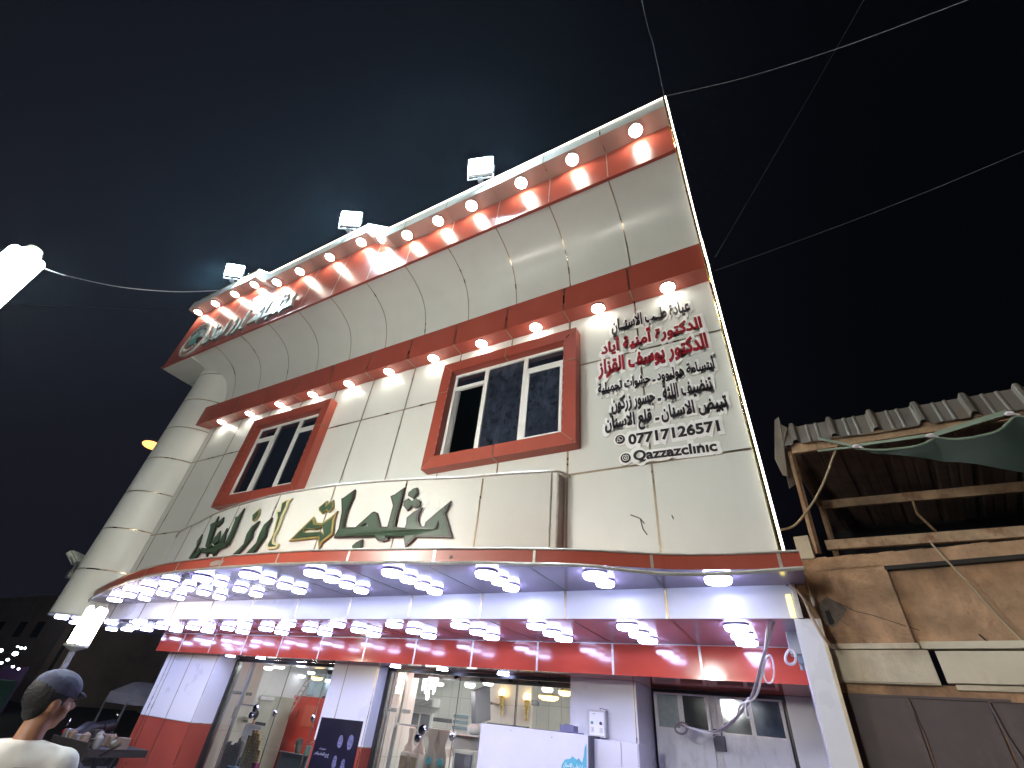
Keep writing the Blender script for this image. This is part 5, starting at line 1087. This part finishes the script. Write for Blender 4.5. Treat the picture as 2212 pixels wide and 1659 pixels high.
# ---------------------------------------------------------------- people
def remesh_body(name, mb, mt, parent, at0, voxel, smooth_it=6):
    o = mb.build(name, mt, parent, at0=at0, smooth=True)
    r = o.modifiers.new('remesh', 'REMESH'); r.mode = 'VOXEL'; r.voxel_size = voxel; r.use_smooth_shade = True
    s = o.modifiers.new('smooth', 'SMOOTH'); s.factor = .5; s.iterations = smooth_it
    return o
def limb(mb, pts, rad, n=5): 
    p = smoothpath(pts, n); rr = []
    for i in range(len(pts) - 1): rr += [lerp(rad[i], rad[i + 1], k / n) for k in range(n)]
    rr.append(rad[-1]); mb.tube(p, rr, 12)
    for c, r in ((p[0], rr[0]), (p[-1], rr[-1])): mb.ell(c, (r, r, r), 10, 7)
def person(loc, yaw, height, label, top, hairmat='hair', cap=None, seated=False, voxel=.012, hairlen=.0, turn=0.0, arms='down', prt=False):
    """built facing +y, feet at z 0, then turned by yaw"""
    k = height / 1.72; Rz = Matrix.Rotation(yaw, 3, 'Z'); base = Vector(loc)
    T = thing('person', loc, label, 'person')
    def W(x, y, z): return Rz @ Vector((x * k, y * k, z * k))
    def fin(mb): mb.v = [tuple(Rz @ (Vector(v) * k)) for v in mb.v]; return mb
    Hd = Matrix.Rotation(turn, 3, 'Z'); hc = Vector((0, .01, 1.60))
    b = MB()
    # head with brow, nose, lips, chin, ears
    def he(c, r): b.ell(hc + Hd @ Vector(c), r, 20, 14, rot=Hd)
    he((0, -.012, .02), (.074, .094, .092)); he((0, .022, -.045), (.058, .066, .072)); he((0, .050, -.088), (.030, .030, .022)); he((0, .076, .022), (.048, .018, .012))
    he((0, .098, -.018), (.012, .022, .016)); he((0, .088, .002), (.009, .018, .022)); he((0, .084, -.052), (.024, .012, .007)); he((0, .082, -.062), (.020, .012, .007))
    for s in (-1, 1):
        he((s * .028, .080, .006), (.014, .010, .009)); he((s * .078, -.012, -.012), (.011, .020, .030)); he((s * .045, .045, -.03), (.026, .03, .026))
    limb(b, [(0, -.018, 1.40), (0, -.012, 1.48), (0, .0, 1.55)], [.062, .054, .054])
    b.ell((0, 0, 1.36), (.13, .075, .05)); b.ell((0, .0, 1.24), (.155, .10, .15)); b.ell((0, .0, 1.08), (.135, .095, .13)); b.ell((0, -.005, .94), (.155, .105, .11))
    hips = .92
    for s in (-1, 1):
        if arms == 'down': A = [(s * .165, -.005, 1.355), (s * .222, -.02, 1.12), (s * .235, .04, .87)]
        else: A = [(s * .165, -.005, 1.355), (s * .215, .02, 1.13), (s * .15, .24, 1.08)]
        limb(b, A, [.046, .042, .027])
        d = (Vector(A[2]) - Vector(A[1])).normalized(); hnd = Vector(A[2]) + d * .05
        side = Vector((0, 1, 0)) if arms == 'down' else Vector((1, 0, 0)); b.ell(hnd, (.018, .036, .045) if arms == 'down' else (.036, .045, .018))
        for q in range(4):
            f0 = hnd + d * .035 + side * (.026 - .017 * q); L_ = (.068, .078, .072, .055)[q]; bend = Vector((-s * .012, 0, 0)) if arms == 'down' else Vector((0, 0, -.02))
            b.tube([f0, f0 + d * L_ * .45 + bend * .3, f0 + d * L_ * .8 + bend, f0 + d * L_ + bend * 1.6], [.0088, .0085, .0078, .0068], 8)
        th = hnd + side * .032 - d * .01; b.tube([th, th + d * .022 + side * .016, th + d * .05 + side * .02], [.011, .0095, .008], 8)
        Lg = [(s * .085, 0, hips), (s * .095, .012, .50), (s * .10, -.02, .09)] if not seated else [(s * .085, 0, hips), (s * .11, .40, hips - .02), (s * .11, .40, hips - .42)]
        limb(b, Lg, [.085, .055, .038]); fx = Vector(Lg[2]); b.ell(fx + Vector((0, .07, -.055)), (.042, .12, .032))
    fin(b)
    b.v = [tuple(Vector(v) + base) for v in b.v]
    remesh_body('body', b, 'skin', T, tuple(base), voxel, 5)
    # clothes: one shell over trunk and upper arms, one over the legs
    c = MB(); c.ell((0, -.002, 1.365), (.185, .112, .088)); c.ell((0, 0, 1.24), (.19, .135, .18)); c.ell((.085, -.01, 1.405), (.10, .07, .045)); c.ell((-.085, -.01, 1.405), (.10, .07, .045)); c.ell((.15, -.01, 1.375), (.085, .072, .05)); c.ell((-.15, -.01, 1.375), (.085, .072, .05)); c.ell((0, 0, 1.07), (.175, .13, .17)); c.ell((0, 0, .93), (.185, .14, .13)); c.lathe([(.085, 1.42), (.078, 1.455), (.06, 1.456)], (0, -.014, 0), 18)
    for s in (-1, 1):
        A0, A1 = Vector((s * .175, -.005, 1.365)), Vector((s * .222, -.015 if arms == 'down' else .01, 1.15)); limb(c, [A0, A0.lerp(A1, .5), A1], [.076, .076, .080])
    fin(c); c.v = [tuple(Vector(v) + base) for v in c.v]; remesh_body('shirt', c, top, T, tuple(base), voxel * 1.3, 16)
    c = MB(); c.ell((0, -.005, .92), (.175, .13, .11))
    for s in (-1, 1):
        Lg = [(s * .085, 0, hips), (s * .095, .012, .50), (s * .10, -.02, .11)] if not seated else [(s * .085, 0, hips), (s * .11, .40, hips - .02), (s * .11, .40, hips - .38)]
        limb(c, Lg, [.105, .078, .062])
    fin(c); c.v = [tuple(Vector(v) + base) for v in c.v]; remesh_body('trousers', c, 'trousers', T, tuple(base), voxel * 1.5, 6)
    c = MB()
    for s in (-1, 1):
        fx = Vector((s * .10, -.02, .09)) if not seated else Vector((s * .11, .40, hips - .42)); c.ell(fx + Vector((0, .07, -.05)), (.05, .135, .042))
    fin(c); c.v = [tuple(Vector(v) + base) for v in c.v]; c.build('shoe', 'rubber', T, at0=tuple(base), smooth=True)
    # hair cap hugging the skull, cut at brow and nape
    c = MB(); c.ell(hc + Hd @ Vector((0, -.022, .030)), (.084, .100, .096), 24, 16, rot=Hd)
    if hairlen: c.ell(hc + Hd @ Vector((0, -.07, -.06 - hairlen / 3)), (.075, .06, .10 + hairlen / 2), 16, 12, rot=Hd)
    else: c.ell(hc + Hd @ Vector((0, -.050, -.025)), (.062, .042, .058), 16, 12, rot=Hd)
    keep = [i for i, v in enumerate(c.v) if (Hd.inverted() @ (Vector(v) - hc)).y < .066]
    c.v = [tuple(hc + Hd @ Vector((q.x, min(q.y, .060), q.z if q.y < .03 else max(q.z, .045)))) for q in [(Hd.inverted() @ (Vector(v) - hc)) for v in c.v]]
    fin(c); c.v = [tuple(Vector(v) + base) for v in c.v]; c.build('hair', hairmat, T, at0=tuple(base), smooth=True)
    c = MB()
    for s in (-1, 1): c.ell(hc + Hd @ Vector((s * .028, .0885, .008)), (.010, .004, .005), 8, 6, rot=Hd); c.ell(hc + Hd @ Vector((s * .030, .090, .026)), (.017, .005, .0035), 8, 6, rot=Hd)
    fin(c); c.v = [tuple(Vector(v) + base) for v in c.v]; c.build('eyes', 'ink_black', T, at0=tuple(base))
    if cap:
        c = MB(); prof = [(.100 * math.cos(t), .068 * math.sin(t)) for t in [PI / 2 * q / 7 for q in range(8)]]
        c.lathe([(.100, -.030)] + prof[:-1] + [(.002, .068)], (0, 0, 0), 26); Tl = Matrix.Rotation(-.18, 3, 'X')
        c.v = [tuple(hc + Hd @ (Tl @ Vector((v[0] * .86, v[1] * 1.04, v[2])) + Vector((0, -.006, .062)))) for v in c.v]
        i0 = len(c.v); n_ = 12
        for q in range(n_ + 1):
            a = PI * q / n_; ex = Vector((.078 * math.cos(a), .085 + .040 * math.sin(a), .038 - .006 * math.sin(a))); ix = Vector((.078 * math.cos(a), .060 + .035 * math.sin(a), .048))
            c.v += [tuple(hc + Hd @ ix), tuple(hc + Hd @ ex), tuple(hc + Hd @ (ex - Vector((0, 0, .006))))]
        for q in range(n_): c.f.append((i0 + 3 * q, i0 + 3 * q + 1, i0 + 3 * q + 4, i0 + 3 * q + 3)); c.m.append(0); c.f.append((i0 + 3 * q + 1, i0 + 3 * q + 2, i0 + 3 * q + 5, i0 + 3 * q + 4)); c.m.append(0); c.f.append((i0 + 3 * q, i0 + 3 * q + 3, i0 + 3 * q + 5, i0 + 3 * q + 2)); c.m.append(0)
        fin(c); c.v = [tuple(Vector(v) + base) for v in c.v]; c.build('cap', cap, T, at0=tuple(base), smooth=True)
    return T, W
hp = at(108, 1516, D=3.3); base = (hp.x, hp.y, -H)
PT, W = person(base, .85, H + hp.z + .115, 'person in a cream T-shirt and blue grey cap, seen from behind at the lower left', 'cotton', cap='cap_grey', voxel=.009, turn=-.8)
# worn print across the back of the shirt
b = MB(); k = (H + hp.z + .115) / 1.72; Rz = Matrix.Rotation(.85, 3, 'Z')
for (x0, x1, z0, z1) in ((-.14, -.125, 1.20, 1.265), (-.105, -.09, 1.20, 1.265), (-.125, -.105, 1.225, 1.24), (-.07, -.02, 1.25, 1.265), (-.07, -.055, 1.20, 1.25), (-.07, -.02, 1.20, 1.212), (-.055, -.03, 1.228, 1.24), (0, .012, 1.20, 1.265), (.012, .05, 1.20, 1.212), (.07, .12, 1.25, 1.265), (.07, .082, 1.20, 1.25), (.07, .12, 1.20, 1.212), (-.13, .11, 1.155, 1.17)):
    n_ = 3; z0 += .10; z1 += .10; x0 -= .02; x1 -= .02
    for q in range(n_):
        xa, xb = lerp(x0, x1, q / n_), lerp(x0, x1, (q + 1) / n_)
        def ys(x, z): return -(.139 * math.sqrt(max(.05, 1 - (x / .19) ** 2 - ((z - 1.22) / .34) ** 2)) + .010)
        b.poly([Rz @ (Vector((x, ys(x, z), z)) * k) + Vector(base) for x, z in ((xa, z0), (xb, z0), (xb, z1), (xa, z1))])
b.build('shirt_print', 'print_brown', PT, at0=base)
hp = rat(-1.308, -.035, 8.5); person((hp.x, hp.y, hp.z - 1.60), 1.0, 1.66, 'dark haired man in a grey T-shirt behind the glass of the left shop window', 'shirt_grey', voxel=.016, arms='front')
hp = rat(-1.112, -.080, 8.7); person((hp.x, hp.y, hp.z - 1.50), 1.3, 1.58, 'dark haired person in a teal top behind the frosted counter screen', 'teal', voxel=.018, hairlen=.03, arms='front')

# ---------------------------------------------------------------- the dark street beyond the corner
def far_building(loc, sx, sy, h, mt, lab, wins, name='far_building'):
    t = thing(name, (loc[0], loc[1], -H), lab, 'building', 'dark buildings beyond the corner')
    b = MB(); b.box(loc[0] - sx / 2, loc[0] + sx / 2, loc[1], loc[1] + sy, -H, h - H); b.build('wall', mt, t, at0=(loc[0], loc[1], -H)); b = MB(); b.box(loc[0] - sx / 2 - .1, loc[0] + sx / 2 + .1, loc[1] - .1, loc[1] + sy, h - H, h - H + .25); b.build('parapet', mt, t, at0=(loc[0], loc[1], -H))
    for (wx, wz, ww_, wh) in wins:
        b = MB(); b.box(loc[0] + wx - ww_ / 2, loc[0] + wx + ww_ / 2, loc[1] - .03, loc[1], wz - H - wh / 2, wz - H + wh / 2); b.build('window', 'far_dark', t, at0=(loc[0], loc[1], -H))
    return t
far_building((-33, 22), 16, 8, 4.6, 'far_wall', 'low dark brown building with small black windows seen under the round column', ((3.2, 3.4, .9, .8), (1.4, 3.3, .9, .9), (5.6, 3.4, .9, 1.0), (4.4, 2.6, .6, .5), (-2, 3.2, .9, .8)))
far_building((-52, 16), 18, 8, 6.0, 'far_wall', 'taller unlit building at the far left of the street', ((2, 4, 1.2, 1), (5, 4, 1.2, 1), (-2, 4, 1.2, 1)))
far_building((-17.2, 14.5), 3.0, 6, 3.4, 'plaster', 'narrow plastered house beside the shop corner, mostly in darkness', ((-.6, 2.3, .6, .8), (.6, 2.3, .5, .7)))
# lit market stall far left
p = at(20, 1425, D=34); T = thing('lit_stall', (p.x, p.y, -H), 'small stall glowing white, green and violet at the far left edge', 'stall')
b = MB(); b.box(p.x - 2.0, p.x + .6, p.y + .6, p.y + .7, -H, p.z - .2); b.build('back_wall', 'stall_violet', T, at0=(p.x, p.y, -H))
b = MB(); b.poly([(p.x - 2.0, p.y - 1, p.z + .0), (p.x + .8, p.y - 1, p.z + .1), (p.x + .8, p.y + .8, p.z + .5), (p.x - 2.0, p.y + .8, p.z + .4)]); b.build('awning', 'stall_green', T, at0=(p.x, p.y, -H))
for (u, v, r) in ((33, 1412, .17), (46, 1400, .09), (54, 1400, .08), (2, 1405, .13), (17, 1425, .10), (2, 1432, .11), (38, 1397, .07), (28, 1440, .09), (40, 1445, .08)):
    q = at(u, v, D=33); b = MB(); r *= .62; b.ell(q, (r, r, r * .8), 10, 7); b.build('bulb', 'stall_white', T, at0=tuple(q), smooth=True)
b = MB(); b.box(p.x - 2.2, p.x + 1.8, p.y - .6, p.y + .2, -H, -.4); b.build('counter', 'stall_green', T, at0=(p.x, p.y, -H))
# gazebo, cart with goods, motorcycle
p = at(305, 1500, D=17); T = thing('gazebo', (p.x, p.y, -H), 'small pale canvas gazebo standing behind the red and white pier', 'gazebo')
b = MB(); s_ = .50; zt = p.z
for (xa, ya), (xb, yb) in zip(((-s_, -s_), (s_, -s_), (s_, s_), (-s_, s_)), ((s_, -s_), (s_, s_), (-s_, s_), (-s_, -s_))):
    b.poly([(p.x + xa, p.y + ya, zt), (p.x + xb, p.y + yb, zt), (p.x + xb * .4, p.y + yb * .4, zt + .24), (p.x + xa * .4, p.y + ya * .4, zt + .24)]); b.poly([(p.x + xa, p.y + ya, zt - .22), (p.x + xb, p.y + yb, zt - .22), (p.x + xb, p.y + yb, zt), (p.x + xa, p.y + ya, zt)])
    b.poly([(p.x + xa * .4, p.y + ya * .4, zt + .24), (p.x + xb * .4, p.y + yb * .4, zt + .24), (p.x, p.y, zt + .27)])
b.build('canvas_roof', 'canvas', T, at0=(p.x, p.y, -H))
for (xa, ya) in ((-s_, -s_), (s_, -s_), (s_, s_), (-s_, s_)): b = MB(); b.tube([(p.x + xa, p.y + ya, -H), (p.x + xa, p.y + ya, zt - .1)], .025, 6); b.build('pole', 'steel', T, at0=(p.x + xa, p.y + ya, -H))
p = at(228, 1592, D=12.0); T = thing('market_cart', (p.x, p.y, -H), 'dark wooden cart loaded with small goods beside the shop corner', 'cart'); cx, cy, cz = p.x, p.y, p.z - .12
b = MB(); b.box(cx - .7, cx + .55, cy - .45, cy + .5, cz - .1, cz); b.box(cx - .7, cx + .55, cy - .47, cy - .44, cz - .16, cz + .08); b.build('bed', 'dark_wood', T, at0=(cx, cy, -H))
for (xx) in (-.55, .55):
    b = MB(); b.lathe([(.24, -.03), (.28, -.03), (.28, .03), (.24, .03), (.24, -.03)], (cx + xx, cy - .5, -H + .28), 20, axis='y')
    for q in range(6): a = PI * q / 6; b.tube([(cx + xx - .26 * math.cos(a), cy - .5, -H + .28 - .26 * math.sin(a)), (cx + xx + .26 * math.cos(a), cy - .5, -H + .28 + .26 * math.sin(a))], .008, 4)
    b.build('wheel', 'rubber', T, at0=(cx + xx, cy - .5, -H + .28))
b = MB(); b.tube([(cx + .7, cy - .3, cz - .05), (cx + 1.2, cy - .35, cz + .12)], .02, 6); b.build('handle', 'dark_wood', T, at0=(cx, cy, -H))
gm = ['sack', 'cardboard', 'plaster', 'dark_wood', 'dark_wood', 'grey_plate', 'shop_grey', 'grey_plate']
for i in range(16):
    x = cx - .62 + .155 * (i % 8) + random.uniform(-.03, .03); y = cy - .3 + .35 * (i // 8); r = random.uniform(.05, .085); b = MB(); mt = gm[random.randrange(8)]
    if i % 3 == 0: b.box(x - r, x + r, y - r, y + r, cz, cz + random.uniform(.1, .22)); nm = 'carton'
    elif i % 3 == 1: b.lathe([(r * .7, cz), (r, cz + .03), (r * .9, cz + .14), (r * .4, cz + .17), (.01, cz + .18)], (x, y, 0), 12); nm = 'jar'
    else: b.ell((x, y, cz + r * .8), (r * 1.2, r, r * .8), 10, 7); nm = 'sack'
    o = b.build(nm, mt, None, at0=(x, y, cz), bevel=.006 if nm == 'carton' else 0, smooth=nm != 'carton')
    tag(o, 'small %s on the dark cart beside the shop corner, %s of the %s row' % ({'carton': 'box', 'jar': 'jar', 'sack': 'bag'}[nm], ORD[i % 8], ('front', 'back')[i // 8]), nm, 'goods on the cart')
p = at(150, 1588, D=13.5); T = thing('motorcycle', (p.x, p.y, -H), 'parked motorcycle with a red tail light beyond the person', 'motorcycle'); mx, my = p.x, p.y
for (dx, dy) in ((0, 0), (-.6, 1.15)):
    b = MB(); c = Vector((mx + dx, my + dy, -H + .30)); 
    pts = [c + Vector((-.46 * math.cos(a) * .27, .887 * math.cos(a) * .27, math.sin(a) * .27)) for a in [2 * PI * q / 20 for q in range(21)]]; b.tube(pts, .045, 8); b.build('wheel', 'rubber', T, at0=tuple(c), smooth=True)
b = MB(); b.tube([(mx, my, -.95), (mx - .15, my + .3, -.80), (mx - .35, my + .65, -.78)], [.09, .13, .10], 10); b.build('seat', 'black_plastic', T, at0=(mx, my, -H), smooth=True)
b = MB(); b.tube([(mx - .33, my + .62, -.80), (mx - .45, my + .88, -.74)], [.13, .11], 10); b.build('tank', 'black_plastic', T, at0=(mx, my, -H), smooth=True)
b = MB(); b.tube([(mx, my, -1.3), (mx - .2, my + .4, -1.05), (mx - .45, my + .9, -.85), (mx - .6, my + 1.15, -1.3)], .035, 6); b.ell((mx - .28, my + .55, -1.15), (.12, .2, .14)); b.build('frame', 'dark_steel', T, at0=(mx, my, -H))
b = MB(); b.tube([(mx - .25, my + .78, -.55), (mx - .48, my + .92, -.6), (mx - .72, my + 1.0, -.55)], .018, 6); b.build('handlebar', 'chrome', T, at0=(mx, my, -H))
b = MB(); b.ell((mx + .03, my - .1, -.83), (.09, .05, .05)); b.build('tail_light', 'tail_red', T, at0=(mx, my, -H), smooth=True); b = MB(); b.ell((mx + .12, my - .1, -.80), (.03, .03, .03)); b.ell((mx - .1, my - .08, -.70), (.03, .02, .06)); b.build('indicator', 'chrome', T, at0=(mx, my, -H), smooth=True)

# ---------------------------------------------------------------- dusty night air
hz = MB(); hz.box(-60, 30, -12, 60, -H - 1, 14)
ho = hz.build('haze', 'asphalt'); tag(ho, kind='stuff'); ho.data.materials.clear()
hm = bpy.data.materials.new('haze'); hm.use_nodes = True; hn = hm.node_tree
for n_ in list(hn.nodes):
    if n_.type != 'OUTPUT_MATERIAL': hn.nodes.remove(n_)
pv = hn.nodes.new('ShaderNodeVolumePrincipled'); pv.inputs['Color'].default_value = (.55, .78, 1.0, 1); pv.inputs['Density'].default_value = 0.00034; pv.inputs['Anisotropy'].default_value = .68
hn.links.new(pv.outputs[0], [n_ for n_ in hn.nodes if n_.type == 'OUTPUT_MATERIAL'][0].inputs['Volume']); ho.data.materials.append(hm)
